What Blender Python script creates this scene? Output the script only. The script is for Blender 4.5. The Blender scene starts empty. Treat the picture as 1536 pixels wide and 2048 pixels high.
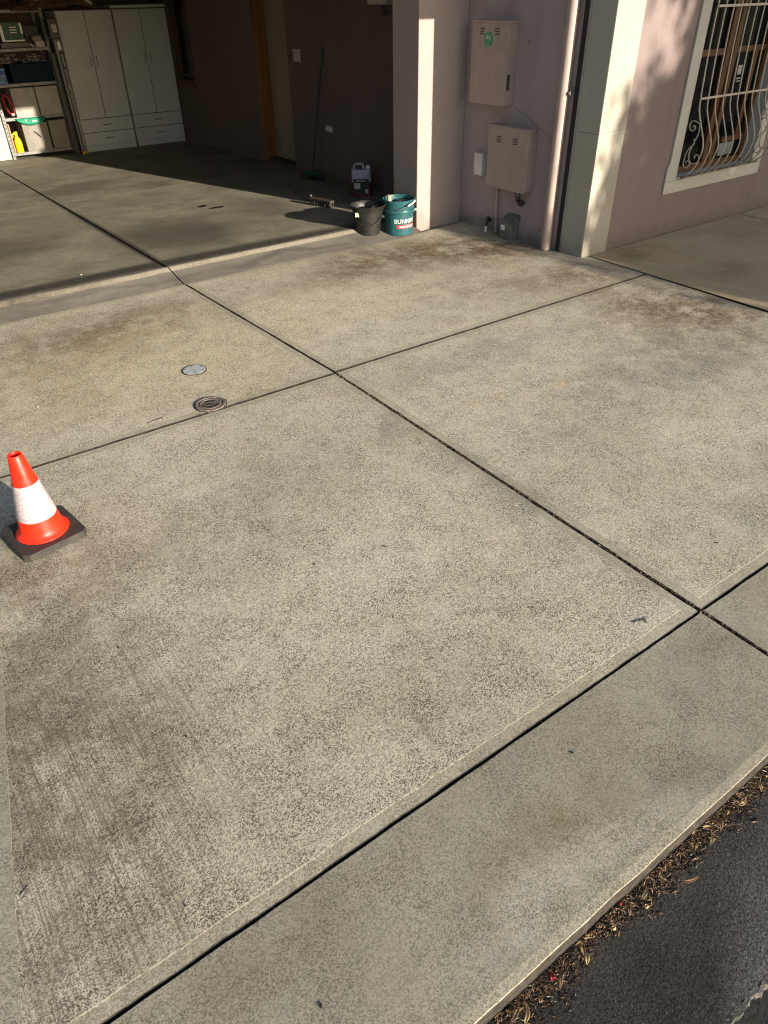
import bpy, bmesh, math, random
from mathutils import Vector, Matrix, noise
random.seed(7)
S = bpy.context.scene
R_ = math.radians

# ------------------------------------------------------------ camera, world, sun
cam = bpy.data.cameras.new('camera'); co = bpy.data.objects.new('camera', cam)
S.collection.objects.link(co); S.camera = co
V0, A0, F0 = Vector((35, 1926, 1420)), Vector((2482, -1091, 1420)), 1420
U = -V0.normalized(); Ax = (A0 - A0.dot(U) * U).normalized(); Bx = U.cross(Ax)
if Bx.dot(Vector((-1262, -1024, 1420))) < 0: Bx = -Bx
col = lambda i: Vector((Ax[i], Bx[i], U[i]))
r, u, b = col(0), -col(1), -col(2)
co.matrix_world = Matrix(((r.x, u.x, b.x, 0), (r.y, u.y, b.y, 0), (r.z, u.z, b.z, 1.856), (0, 0, 0, 1)))
cam.sensor_fit = 'VERTICAL'; cam.sensor_height = 36; cam.lens = 1420 / 2048 * 36
cam.clip_start = .05; cam.clip_end = 600

TAN_E = .25; AZ = Vector((.236, -1, 0)).normalized()       # direction towards the sun on the ground
SUN = Vector((AZ.x, AZ.y, TAN_E)).normalized()
w = bpy.data.worlds.new('World'); S.world = w; w.use_nodes = True
nt = w.node_tree; bg = nt.nodes['Background']; sk = nt.nodes.new('ShaderNodeTexSky')
sk.sky_type = 'NISHITA'; sk.sun_disc = False
sk.sun_elevation = math.atan(TAN_E); sk.sun_rotation = math.atan2(SUN.x, SUN.y)
sk.air_density = 1.0; sk.dust_density = 1.0
nt.links.new(sk.outputs[0], bg.inputs[0]); bg.inputs[1].default_value = .085
sl = bpy.data.lights.new('sun', 'SUN'); so = bpy.data.objects.new('sun', sl); S.collection.objects.link(so)
sl.energy = 5.0; sl.angle = R_(.53); sl.color = (1, .89, .74)
so.rotation_euler = SUN.to_track_quat('Z', 'Y').to_euler()
S.cycles.filter_width = 1.2; S.cycles.use_denoising = True; S.cycles.denoiser = 'OPENIMAGEDENOISE'; S.cycles.denoising_input_passes = 'RGB_ALBEDO_NORMAL'; S.cycles.denoising_prefilter = 'NONE'; S.cycles.sample_clamp_indirect = 2.0
S.view_settings.view_transform = 'Standard'; S.view_settings.look = 'None'
S.view_settings.exposure = 1.2; S.view_settings.gamma = 1

# ------------------------------------------------------------ materials
def srgb(h):
    return tuple(((int(h[i:i+2], 16) / 255) ** 2.2) for i in (0, 2, 4)) + (1,)
class NT:
    def __init__(s, name):
        s.m = bpy.data.materials.new(name); s.m.use_nodes = True
        s.t = s.m.node_tree; s.b = s.t.nodes['Principled BSDF']
        s.pos = s.t.nodes.new('ShaderNodeNewGeometry').outputs['Position']
    def n(s, k, **kw):
        x = s.t.nodes.new(k)
        for a, v in kw.items(): setattr(x, a, v)
        return x
    def put(s, sock, v):
        if isinstance(v, bpy.types.NodeSocket): s.t.links.new(v, sock)
        else: sock.default_value = v
    def math(s, op, a, b=0., c=None, clamp=False):
        x = s.n('ShaderNodeMath', operation=op, use_clamp=clamp); s.put(x.inputs[0], a); s.put(x.inputs[1], b)
        if c is not None: s.put(x.inputs[2], c)
        return x.outputs[0]
    def mapr(s, v, a, b, c=0., d=1., smooth=True):
        x = s.n('ShaderNodeMapRange', interpolation_type='SMOOTHSTEP' if smooth else 'LINEAR')
        for i, q in enumerate((v, a, b, c, d)): s.put(x.inputs[i], q)
        return x.outputs[0]
    def scaled(s, sc, rot=0, vec=None):
        x = s.n('ShaderNodeMapping'); s.put(x.inputs[0], vec or s.pos); x.inputs['Scale'].default_value = sc
        x.inputs['Rotation'].default_value = (0, 0, rot)
        return x.outputs[0]
    def noise(s, scale, detail=3, rough=.55, vec=None, dist=0.):
        x = s.n('ShaderNodeTexNoise'); s.put(x.inputs['Vector'], vec or s.pos)
        x.inputs['Scale'].default_value = scale; x.inputs['Detail'].default_value = detail
        x.inputs['Roughness'].default_value = rough; x.inputs['Distortion'].default_value = dist
        return x.outputs[0]
    def voro(s, scale, vec=None, feature='F1', out=0):
        x = s.n('ShaderNodeTexVoronoi', feature=feature); s.put(x.inputs['Vector'], vec or s.pos)
        x.inputs['Scale'].default_value = scale
        return x.outputs[out]
    def mix(s, f, a, b, mode='MIX'):
        x = s.n('ShaderNodeMix', data_type='RGBA', blend_type=mode); s.put(x.inputs[0], f)
        s.put(x.inputs[6], a); s.put(x.inputs[7], b)
        return x.outputs[2]
    def blob(s, cx, cy, rx, ry, ang=0, inner=.2, vec=None, cz=0, rz=1000):
        x = s.n('ShaderNodeMapping', vector_type='TEXTURE'); s.put(x.inputs[0], vec or s.pos)
        x.inputs['Location'].default_value = (cx, cy, cz); x.inputs['Scale'].default_value = (rx, ry, rz)
        x.inputs['Rotation'].default_value = (0, 0, ang)
        l = s.n('ShaderNodeVectorMath', operation='LENGTH'); s.t.links.new(x.outputs[0], l.inputs[0])
        return s.mapr(l.outputs['Value'], inner, 1., 1., 0.)
    def bump(s, h, strength=.5, dist=.002, prev=None):
        x = s.n('ShaderNodeBump'); s.put(x.inputs['Height'], h)
        x.inputs['Strength'].default_value = strength; x.inputs['Distance'].default_value = dist
        if prev: s.t.links.new(prev, x.inputs['Normal'])
        return x.outputs[0]
    def out(s, color=None, rough=None, normal=None, metal=None, spec=None, **kw):
        for nme, v in (('Base Color', color), ('Roughness', rough), ('Normal', normal), ('Metallic', metal), ('Specular IOR Level', spec)):
            if v is not None: s.put(s.b.inputs[nme], v)
        for k, v in kw.items(): s.put(s.b.inputs[k.replace('_', ' ')], v)
        return s.m

def warped(s, amt=.25, scale=1.6):
    nz = s.n('ShaderNodeTexNoise'); s.put(nz.inputs['Vector'], s.pos); nz.inputs['Scale'].default_value = scale; nz.inputs['Detail'].default_value = 5
    a = s.n('ShaderNodeVectorMath', operation='SUBTRACT'); s.put(a.inputs[0], nz.outputs['Color']); a.inputs[1].default_value = (.5, .5, .5)
    b = s.n('ShaderNodeVectorMath', operation='SCALE'); s.put(b.inputs[0], a.outputs[0]); b.inputs['Scale'].default_value = amt * 2
    c = s.n('ShaderNodeVectorMath', operation='ADD'); s.put(c.inputs[0], s.pos); s.put(c.inputs[1], b.outputs[0])
    return c.outputs[0]

def concrete(name, light, dark, stains=(), pits=.5, grain=1., relief=1., broom=False, mott=.36, pale=(), gscale=1.):
    s = NT(name); wp = warped(s)
    big = s.mapr(s.noise(.9, 5, .6), .32, .68)
    mid = s.mapr(s.noise(5, 5, .65), .3, .7)
    c = s.mix(s.math('MULTIPLY', big, mott), light, dark)
    c = s.mix(s.math('MULTIPLY', mid, mott * .55), c, dark)
    warm = s.mapr(s.noise(2.1, 4, .6, vec=s.scaled((1, 1.3, 1), .5)), .4, .7)
    c = s.mix(s.math('MULTIPLY', warm, .3), c, tuple(x * y for x, y in zip(light[:3], (.92, .84, .68))) + (1,))
    brk = s.noise(13, 10, .8); brk2 = s.noise(55, 6, .8)
    bb = s.math('ADD', s.math('MULTIPLY', brk, .6), s.math('MULTIPLY', brk2, .4))
    lowm = s.mapr(s.noise(3.6, 10, .75), .37, .56, .32, 1.3)
    for (cx, cy, rx, ry, a, amt, colr) in stains:
        m = s.blob(cx, cy, rx, ry, a, .0, vec=wp)
        m = s.math('MULTIPLY', s.math('MULTIPLY', m, lowm), s.mapr(bb, .38, .60, .45, 1.))
        c = s.mix(s.math('MULTIPLY', m, amt), c, colr)
    for (cx, cy, rx, ry, a, amt, colr) in pale:
        m = s.blob(cx, cy, rx, ry, a, .3, vec=wp)
        m = s.math('MULTIPLY', m, s.mapr(bb, .4, .58, .3, 1.))
        c = s.mix(s.math('MULTIPLY', m, amt), c, colr)
    # sand grain: light and dark grains at several sizes, open pits
    g0 = s.noise(70 * gscale, 8, .9); g1 = s.noise(800 * gscale, 4, .85)
    zone = s.mapr(s.noise(1.3, 5, .65), .38, .66)
    g2 = s.noise(520 * gscale, 2, .6)
    cellv = s.n('ShaderNodeTexVoronoi', feature='F1'); s.put(cellv.inputs['Vector'], s.pos); cellv.inputs['Scale'].default_value = 310 * gscale
    cell2 = s.n('ShaderNodeTexVoronoi', feature='F1'); s.put(cell2.inputs['Vector'], s.pos); cell2.inputs['Scale'].default_value = 150 * gscale
    cs2 = s.n('ShaderNodeSeparateColor'); s.put(cs2.inputs[0], cell2.outputs['Color'])
    cs_ = s.n('ShaderNodeSeparateColor'); s.put(cs_.inputs[0], cellv.outputs['Color'])
    gsum = s.math('ADD', s.math('MULTIPLY', g1, .5), s.math('MULTIPLY', g2, .5))
    gz_ = s.mapr(s.noise(6, 6, .75), .35, .65, .55, 1.)
    gm = s.mapr(s.math('ADD', s.math('ADD', gsum, s.math('MULTIPLY', s.math('SUBTRACT', cs2.outputs[0], .5), .13)), s.math('MULTIPLY', s.math('SUBTRACT', cs_.outputs[0], .5), .42)), .37, .58)
    lo_, hi_ = 1 - .72 * grain, 1 + .36 * grain
    gc = s.mix(s.math('MULTIPLY', s.math('SUBTRACT', 1., gm), gz_), (hi_, hi_, hi_ * .99, 1), (max(.2, lo_), max(.2, lo_) * .97, max(.2, lo_) * .9, 1))
    c = s.mix(1., c, gc, 'MULTIPLY')
    vc = s.n('ShaderNodeTexVoronoi', feature='F1'); s.put(vc.inputs['Vector'], s.pos); vc.inputs['Scale'].default_value = 135 * gscale
    sx = s.n('ShaderNodeSeparateColor'); s.put(sx.inputs[0], vc.outputs['Color'])
    pick = s.math('GREATER_THAN', s.math('ADD', sx.outputs[0], s.math('MULTIPLY', zone, .35)), .74)
    p1 = s.math('MULTIPLY', s.mapr(vc.outputs[0], .30, .46, 1., 0.), pick)
    vb = s.n('ShaderNodeTexVoronoi', feature='F1'); s.put(vb.inputs['Vector'], s.pos); vb.inputs['Scale'].default_value = 75 * gscale
    sy = s.n('ShaderNodeSeparateColor'); s.put(sy.inputs[0], vb.outputs['Color'])
    p2 = s.math('MULTIPLY', s.mapr(vb.outputs[0], .16, .34, 1., 0.), s.math('GREATER_THAN', s.math('ADD', sy.outputs[1], s.math('MULTIPLY', zone, .15)), .86))
    p = s.math('MAXIMUM', p1, p2)
    c = s.mix(s.math('MULTIPLY', p, pits), c, (.055, .046, .037, 1))
    v1 = s.voro(130 * gscale)
    w2 = s.mapr(v1, .1, .25, 1., 0.)
    w2 = s.math('MULTIPLY', w2, s.mapr(s.noise(40 * gscale, 3), .52, .6))
    c = s.mix(s.math('MULTIPLY', w2, .38 * grain), c, (.66, .61, .52, 1))
    if broom:
        bm = s.noise(230, 3, .6, vec=s.scaled((1, .010, 1), -.09)); bm2 = s.noise(60, 6, .85); bm3 = s.noise(60, 4, .7, vec=s.scaled((1, .03, 1), -.09))
        bz = s.math('MULTIPLY', s.blob(-.1, 1.45, .95, 1.2, 0, .1), s.mapr(s.math('ADD', s.math('ADD', s.math('MULTIPLY', bm, .5), s.math('MULTIPLY', bm3, .25)), s.math('MULTIPLY', bm2, .25)), .49, .56, 0., 1.))
        c = s.mix(s.math('MULTIPLY', bz, .58), c, (.115, .088, .06, 1))
    h = s.math('ADD', gsum, s.math('MULTIPLY', p, -.7 * pits))
    if broom: h = s.math('SUBTRACT', h, s.math('MULTIPLY', bz, .3))
    nrm = s.bump(h, .55 * relief, .0022)
    nrm = s.bump(s.noise(14, 4, .6), .25, .006, nrm)
    return s.out(c, .92, nrm, spec=.2)

BR = (.12, .080, .040, 1); BRL = (.17, .13, .078, 1); DK = (.055, .05, .044, 1); GY = (.13, .122, .11, 1)
LIT = (.455, .418, .334, 1); DAK = (.265, .238, .182, 1)
drive_st = [(4.4, 4.75, 1.5, .75, -.35, .95, BR), (3.4, 4.95, 1.4, .55, .1, .8, BR), (4.55, 2.75, 1.0, 1.3, .1, .9, BR), (4.6, 3.75, .8, .5, 0, .7, BR),
            (3.9, 3.9, 1.3, .5, -.3, .5, BRL), (1.1, 4.85, 1.3, .75, .1, .85, BR), (.6, 4.2, .9, .9, 0, .5, BRL), (3.3, 2.2, 1.3, .5, .35, .42, GY), (4.0, 2.1, .9, .6, .2, .4, GY),
            (-.2, 1.7, .85, 1.5, -.1, .78, (.13, .10, .066, 1)), (.1, 2.6, .9, .6, 0, .5, BRL), (.9, 2.4, 1.1, .5, .5, .32, GY), (2.9, 3.05, 1.4, .25, 0, .3, GY), (1.1, 1.2, .9, .6, 0, .3, BRL),
            (.87, 1.08, .035, .22, .02, .35, GY), (1.9, 2.62, .35, .10, .5, .4, GY), (2.0, 1.9, .22, 1.8, 0, .35, GY), (2.9, 1.2, 1.0, .4, .2, .3, GY)]
pale_st = [(3.03, 2.42, .09, .05, .3, .55, (.55, .42, .22, 1)), (2.62, 2.6, .13, .06, .3, .35, (.5, .42, .26, 1)), (2.44, 2.55, .07, .04, 0, .35, (.5, .42, .26, 1)),
           (1.2, 4.2, 1.6, 1.0, .1, .55, (.50, .42, .27, 1)), (2.6, 4.4, 1.0, .7, .1, .45, (.50, .44, .31, 1)), (3.3, 4.2, .7, .4, .1, .3, (.56, .5, .39, 1))]
M = {}
M['drive'] = concrete('driveway_concrete', LIT, DAK, drive_st, pits=.30, grain=1.0, relief=1.2, pale=pale_st)
M['drive_broom'] = concrete('broomed_concrete', LIT, DAK, drive_st, pits=.32, grain=1.05, relief=1.25, broom=True, pale=pale_st)
M['border'] = concrete('trowelled_edge_concrete', (.38, .35, .275, 1), (.25, .225, .165, 1), drive_st, pits=.25, grain=.6, relief=.5)
M['foot'] = concrete('footpath_concrete', (.315, .293, .232, 1), (.215, .195, .148, 1),
    [(1.0, .6, .5, .14, .2, .55, BRL), (.2, .75, .5, .2, 0, .45, BRL), (1.9, .7, .4, .1, 0, .3, GY), (1.35, .5, .25, .1, 0, .45, GY)], pits=.15, grain=.62, relief=1.0, mott=.8,
    pale=[(.95, .47, .6, .09, 0, .4, (.46, .42, .36, 1))])
M['edge'] = concrete('worn_slab_edge', (.5, .45, .34, 1), (.36, .32, .25, 1), pits=.3, grain=.6, relief=.8)
M['path'] = concrete('path_concrete', (.50, .385, .25, 1), (.33, .25, .16, 1), [(5.3, 3.75, .5, .35, 0, .5, BR), (5.6, 3.1, .6, .3, 0, .4, BRL)], pits=.15, grain=.35, relief=.4, mott=.7)
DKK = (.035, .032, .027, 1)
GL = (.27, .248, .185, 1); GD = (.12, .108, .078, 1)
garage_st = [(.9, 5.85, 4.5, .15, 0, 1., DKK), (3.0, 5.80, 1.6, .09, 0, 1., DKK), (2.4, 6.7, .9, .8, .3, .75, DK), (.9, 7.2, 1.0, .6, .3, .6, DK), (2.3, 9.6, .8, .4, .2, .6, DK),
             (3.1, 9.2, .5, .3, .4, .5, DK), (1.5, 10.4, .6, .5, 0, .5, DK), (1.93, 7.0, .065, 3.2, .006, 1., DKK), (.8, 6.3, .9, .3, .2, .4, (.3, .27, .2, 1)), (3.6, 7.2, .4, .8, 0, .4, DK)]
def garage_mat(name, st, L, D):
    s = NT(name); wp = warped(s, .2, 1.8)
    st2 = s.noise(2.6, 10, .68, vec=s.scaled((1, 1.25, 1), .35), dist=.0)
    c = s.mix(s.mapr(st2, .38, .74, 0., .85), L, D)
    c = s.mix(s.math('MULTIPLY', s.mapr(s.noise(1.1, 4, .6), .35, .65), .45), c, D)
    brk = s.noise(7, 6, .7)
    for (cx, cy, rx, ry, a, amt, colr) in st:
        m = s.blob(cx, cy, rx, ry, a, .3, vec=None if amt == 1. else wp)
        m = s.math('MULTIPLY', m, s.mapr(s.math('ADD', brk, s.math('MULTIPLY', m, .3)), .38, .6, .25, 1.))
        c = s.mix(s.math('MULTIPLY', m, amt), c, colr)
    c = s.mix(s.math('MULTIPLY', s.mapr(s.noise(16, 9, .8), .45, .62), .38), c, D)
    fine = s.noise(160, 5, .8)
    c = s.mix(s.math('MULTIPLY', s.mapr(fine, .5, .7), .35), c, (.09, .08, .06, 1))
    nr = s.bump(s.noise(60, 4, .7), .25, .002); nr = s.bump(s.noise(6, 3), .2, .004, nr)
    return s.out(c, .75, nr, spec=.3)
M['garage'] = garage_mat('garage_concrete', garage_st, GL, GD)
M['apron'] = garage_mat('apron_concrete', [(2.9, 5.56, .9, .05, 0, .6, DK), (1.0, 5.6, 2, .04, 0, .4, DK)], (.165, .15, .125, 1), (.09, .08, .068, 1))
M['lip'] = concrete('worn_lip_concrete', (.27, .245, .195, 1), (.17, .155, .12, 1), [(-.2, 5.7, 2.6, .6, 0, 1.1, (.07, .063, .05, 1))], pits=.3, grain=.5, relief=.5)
def asphalt():
    s = NT('asphalt'); big = s.mapr(s.noise(2.3, 4, .6), .35, .65); g = s.noise(110, 5, .75); v = s.voro(150)
    c = s.mix(big, (.021, .018, .016, 1), (.038, .035, .033, 1))
    b2 = s.blob(1.15, .02, .55, .16, .6, .1, vec=warped(s, .05, 5))
    c = s.mix(s.math('MULTIPLY', b2, .8), c, (.085, .088, .088, 1))
    c = s.mix(s.mapr(g, .35, .65), s.mix(1., c, (.45, .45, .45, 1), 'MULTIPLY'), s.mix(1., c, (1.6, 1.55, 1.5, 1), 'MULTIPLY'))
    g2 = s.noise(260, 4, .85); c = s.mix(s.mapr(g2, .42, .58), s.mix(1., c, (.5, .5, .5, 1), 'MULTIPLY'), s.mix(1., c, (1.5, 1.5, 1.5, 1), 'MULTIPLY')); nr = s.bump(s.math('ADD', s.math('ADD', g, g2), s.math('MULTIPLY', v, -.5)), .6, .0035); nr = s.bump(s.noise(28, 5, .8), .35, .006, nr)
    return s.out(c, .85, nr, spec=.3)
M['asphalt'] = asphalt()
def simple(name, c, rough=.6, metal=0., var=.15, sc=20, bump=0., bsc=200, spec=None, **kw):
    s = NT(name); c = tuple(c[:3]) + (1,)
    d = tuple(x * (1 - var * 1.5) for x in c[:3]) + (1,)
    cc = s.mix(s.mapr(s.noise(sc, 5, .65), .35, .65), c, d)
    nr = s.bump(s.noise(bsc, 3, .6), bump, .002) if bump else None
    return s.out(cc, rough, nr, metal, spec, **kw)
def render_wall(name, c, c2, grime=(), rel=.35, dirty=.5):
    s = NT(name)
    k = s.mix(s.mapr(s.noise(1.4, 5, .6), .3, .7), c, c2)
    k = s.mix(s.math('MULTIPLY', s.mapr(s.noise(45, 4, .7), .55, .75), .25), k, tuple(x * .7 for x in c[:3]) + (1,))
    sep = s.n('ShaderNodeSeparateXYZ'); s.put(sep.inputs[0], s.pos)
    low = s.mapr(s.math('ADD', sep.outputs[2], s.math('MULTIPLY', s.noise(7, 5, .7), .25)), .1, .28, 1., 0.)
    k = s.mix(s.math('MULTIPLY', low, dirty), k, (.13, .105, .08, 1))
    k = s.mix(s.math('MULTIPLY', s.mapr(s.noise(11, 7, .75), .45, .7), .28), k, tuple(x * .72 for x in c[:3]) + (1,))
    strk = s.mapr(s.noise(3.5, 4, .6, vec=s.scaled((1, 1, .12))), .52, .72)
    k = s.mix(s.math('MULTIPLY', strk, .22), k, tuple(x * .55 for x in c[:3]) + (1,))
    h = s.math('ADD', s.noise(260, 4, .75), s.math('MULTIPLY', s.noise(70, 3), .7))
    nr = s.bump(h, rel, .0022); nr = s.bump(s.noise(16, 4, .65), .4, .008, nr)
    return s.out(k, .9, nr, spec=.15)
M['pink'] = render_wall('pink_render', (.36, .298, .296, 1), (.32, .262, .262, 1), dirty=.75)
M['pinkf'] = render_wall('darkened_pink_render', (.225, .178, .168, 1), (.195, .155, .150, 1), dirty=.7)  # same pink paint, darkened on the front wall to offset direct sun
M['pier'] = render_wall('pale_pink_render', (.36, .295, .275, 1), (.32, .262, .245, 1), rel=.2, dirty=.3)
M['bwall'] = simple('shade_darkened_wall', (.07, .052, .045), .9)  # left and back garage walls, colour darkened to deepen the garage shade
M['cream'] = render_wall('cream_render', (.37, .34, .285, 1), (.33, .305, .255, 1), rel=.15, dirty=.35)
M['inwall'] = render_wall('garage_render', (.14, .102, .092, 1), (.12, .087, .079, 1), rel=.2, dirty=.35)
M['trim'] = simple('white_window_trim', (.46, .445, .40), .7, var=.06, sc=3, bump=.15)
M['timber'] = None
def timber(name, a, b):
    s = NT(name); g = s.noise(30, 5, .65, vec=s.scaled((1, 1, .06)), dist=.4)
    c = s.mix(s.mapr(g, .35, .65), a, b)
    return s.out(c, .5, s.bump(g, .2, .001), spec=.35)
M['timber'] = timber('stained_timber', (.12, .05, .013, 1), (.07, .028, .007, 1))
M['mtimber'] = timber('shaded_timber', (.17, .07, .018, 1), (.10, .04, .01, 1))  # copy of the timber, toned apart for the shaded garage door frame
M['dtimber'] = timber('dark_timber', (.06, .03, .015, 1), (.035, .018, .01, 1))
M['door'] = simple('cream_door', (.22, .18, .13), .55, var=.05, sc=2)
M['glass'] = NT('window_glass').out((.006, .006, .006, 1), .06, spec=.16)
M['dark'] = simple('dark_interior', (.02, .018, .016), .9)
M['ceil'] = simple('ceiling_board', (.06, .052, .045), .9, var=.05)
M['soffit'] = simple('soffit', (.5, .47, .4), .8, var=.05)
M['boxpaint'] = simple('pink_painted_steel', (.36, .28, .25), .5, var=.08, sc=6, bump=.1, bsc=300)
M['pipe'] = simple('pink_painted_pipe', (.36, .28, .255), .5, var=.06, sc=8)
M['steel'] = simple('galvanised_steel', (.17, .17, .165), .5, .4, var=.25, sc=30)
M['grille'] = simple('white_painted_iron', (.50, .44, .35), .5, var=.15, sc=40)
M['black'] = simple('black_plastic', (.018, .018, .017), .42, var=.3, sc=40)
M['bucket_black'] = simple('charcoal_bucket_plastic', (.019, .018, .015), .5, var=.35, sc=25, bump=.1, bsc=80)
def scuffed(name, c):
    s = NT(name); k = s.mix(s.math('MULTIPLY', s.mapr(s.noise(45, 6, .8), .5, .72), .5), c, (.16, .22, .22, 1))
    k = s.mix(s.mapr(s.noise(8, 4, .6), .5, .75, 0, .4), k, tuple(x * .5 for x in c[:3]) + (1,))
    return s.out(k, .4, s.bump(s.noise(60, 3), .08, .002), spec=.45)
M['teal'] = scuffed('teal_bucket_plastic', (.012, .08, .088, 1))
M['white'] = simple('white_plastic', (.62, .62, .60), .45, var=.08)
M['print_white'] = simple('white_print', (.75, .75, .74), .55, var=.12, sc=300)
M['print_red'] = simple('red_print', (.6, .03, .03), .5, var=.2, sc=100)
M['green'] = simple('green_sticker', (.02, .27, .11), .4, var=.1)
def cone_pvc():
    s = NT('fluorescent_orange_pvc'); k = s.mix(s.mapr(s.noise(14, 5, .7), .4, .7), (.90, .020, .002, 1), (.78, .018, .003, 1))
    k = s.mix(s.math('MULTIPLY', s.mapr(s.noise(90, 6, .85), .6, .75), .35), k, (.35, .06, .03, 1))
    k = s.mix(s.math('MULTIPLY', s.mapr(s.noise(30, 6, .8, vec=s.scaled((1, 1, .3))), .60, .72), .4), k, (.25, .05, .03, 1))
    return s.out(k, s.mapr(s.noise(20, 4), .3, .7, .3, .55), s.bump(s.noise(40, 3), .06, .002), spec=.45)
M['orange'] = cone_pvc()
def tape():
    s = NT('reflective_tape'); v = s.noise(55, 4, .6, vec=s.scaled((1, 1, 2.6)), dist=.8)
    c = s.mix(s.mapr(v, .4, .62), (.52, .43, .45, 1), (.33, .275, .29, 1)); nr = s.bump(v, .5, .004)
    return s.out(c, .38, nr, spec=.6)
M['tape'] = tape()
M['rubber'] = simple('black_rubber', (.042, .038, .030), .7, var=.35, sc=14, bump=.2, bsc=150)
M['cab'] = simple('white_laminate', (.37, .385, .40), .42, var=.05, sc=2)
M['cabedge'] = simple('laminate_gap', (.03, .03, .03), .8)
M['fabric'] = simple('grey_fabric', (.33, .31, .28), .95, var=.12, sc=9, bump=.4, bsc=500)
M['fabric2'] = simple('taupe_fabric', (.22, .2, .175), .95, var=.12, sc=9, bump=.4, bsc=500)
M['yellow'] = simple('yellow_plastic', (.85, .68, .0), .4, var=.05)
M['blue'] = simple('blue_plastic', (.01, .13, .36), .45, var=.1)
M['tealtub'] = simple('dark_teal_plastic', (.004, .018, .024), .7, spec=.1)
M['bag'] = simple('green_shopping_bag', (.0, .22, .11), .7, var=.15, bump=.4, bsc=60)
M['red'] = simple('red_cable', (.35, .02, .015), .45)
M['brown'] = simple('brown_canvas', (.10, .05, .025), .9, var=.3, sc=8, bump=.5, bsc=60)
M['card'] = simple('pale_card', (.45, .42, .36), .8)
M['clear'] = simple('clear_wrap', (.35, .35, .33), .25, var=.5, sc=60)
M['greenpl'] = simple('green_plastic', (.0, .07, .03), .45)
M['jerry'] = simple('milky_jerrycan', (.34, .34, .42), .35, var=.1)
M['pinkliq'] = simple('magenta_cleaner', (.14, .012, .05), .3, var=.1)
M['iron'] = simple('rusty_cast_iron', (.19, .15, .13), .7, .0, var=.4, sc=60, bump=.5, bsc=250)
M['irondark'] = simple('dirty_iron_recess', (.03, .023, .018), .9, var=.4, sc=80)
M['plate'] = simple('galvanised_plate', (.40, .43, .42), .8, 0., spec=.1, var=.15, sc=18, bump=.2, bsc=150)
M['gbox'] = simple('grey_weathered_box', (.16, .165, .155), .7, var=.3, sc=20, bump=.3)
M['leafmat'] = simple('dry_leaf', (.33, .20, .105), .75, var=.4, sc=60)
M['leafpale'] = simple('pale_dry_leaf', (.52, .37, .17), .7, var=.3, sc=60)
M['leafred'] = simple('red_petal', (.45, .02, .03), .7)
M['litter'] = simple('leaf_litter', (.12, .066, .038), .9, var=.8, sc=130)
M['dirt'] = simple('dark_dirt', (.035, .022, .014), .95, var=.7, sc=90, bump=.8, bsc=120)
M['soil'] = simple('ground_grass', (.06, .07, .03), .95, var=.4, sc=5)
M['bark'] = simple('bark', (.18, .14, .11), .9, var=.3)
M['foliage'] = simple('gum_leaves', (.06, .085, .035), .6, var=.4, sc=3)
M['side'] = simple('darkened_dirty_side', (.045, .036, .026), .95, var=.5, sc=40, bump=.5, bsc=120)  # dirt colour darkened further so sun-facing slab edges and joints read dark
M['stain'] = simple('oil_stain', (.006, .006, .006), .25)

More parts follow.
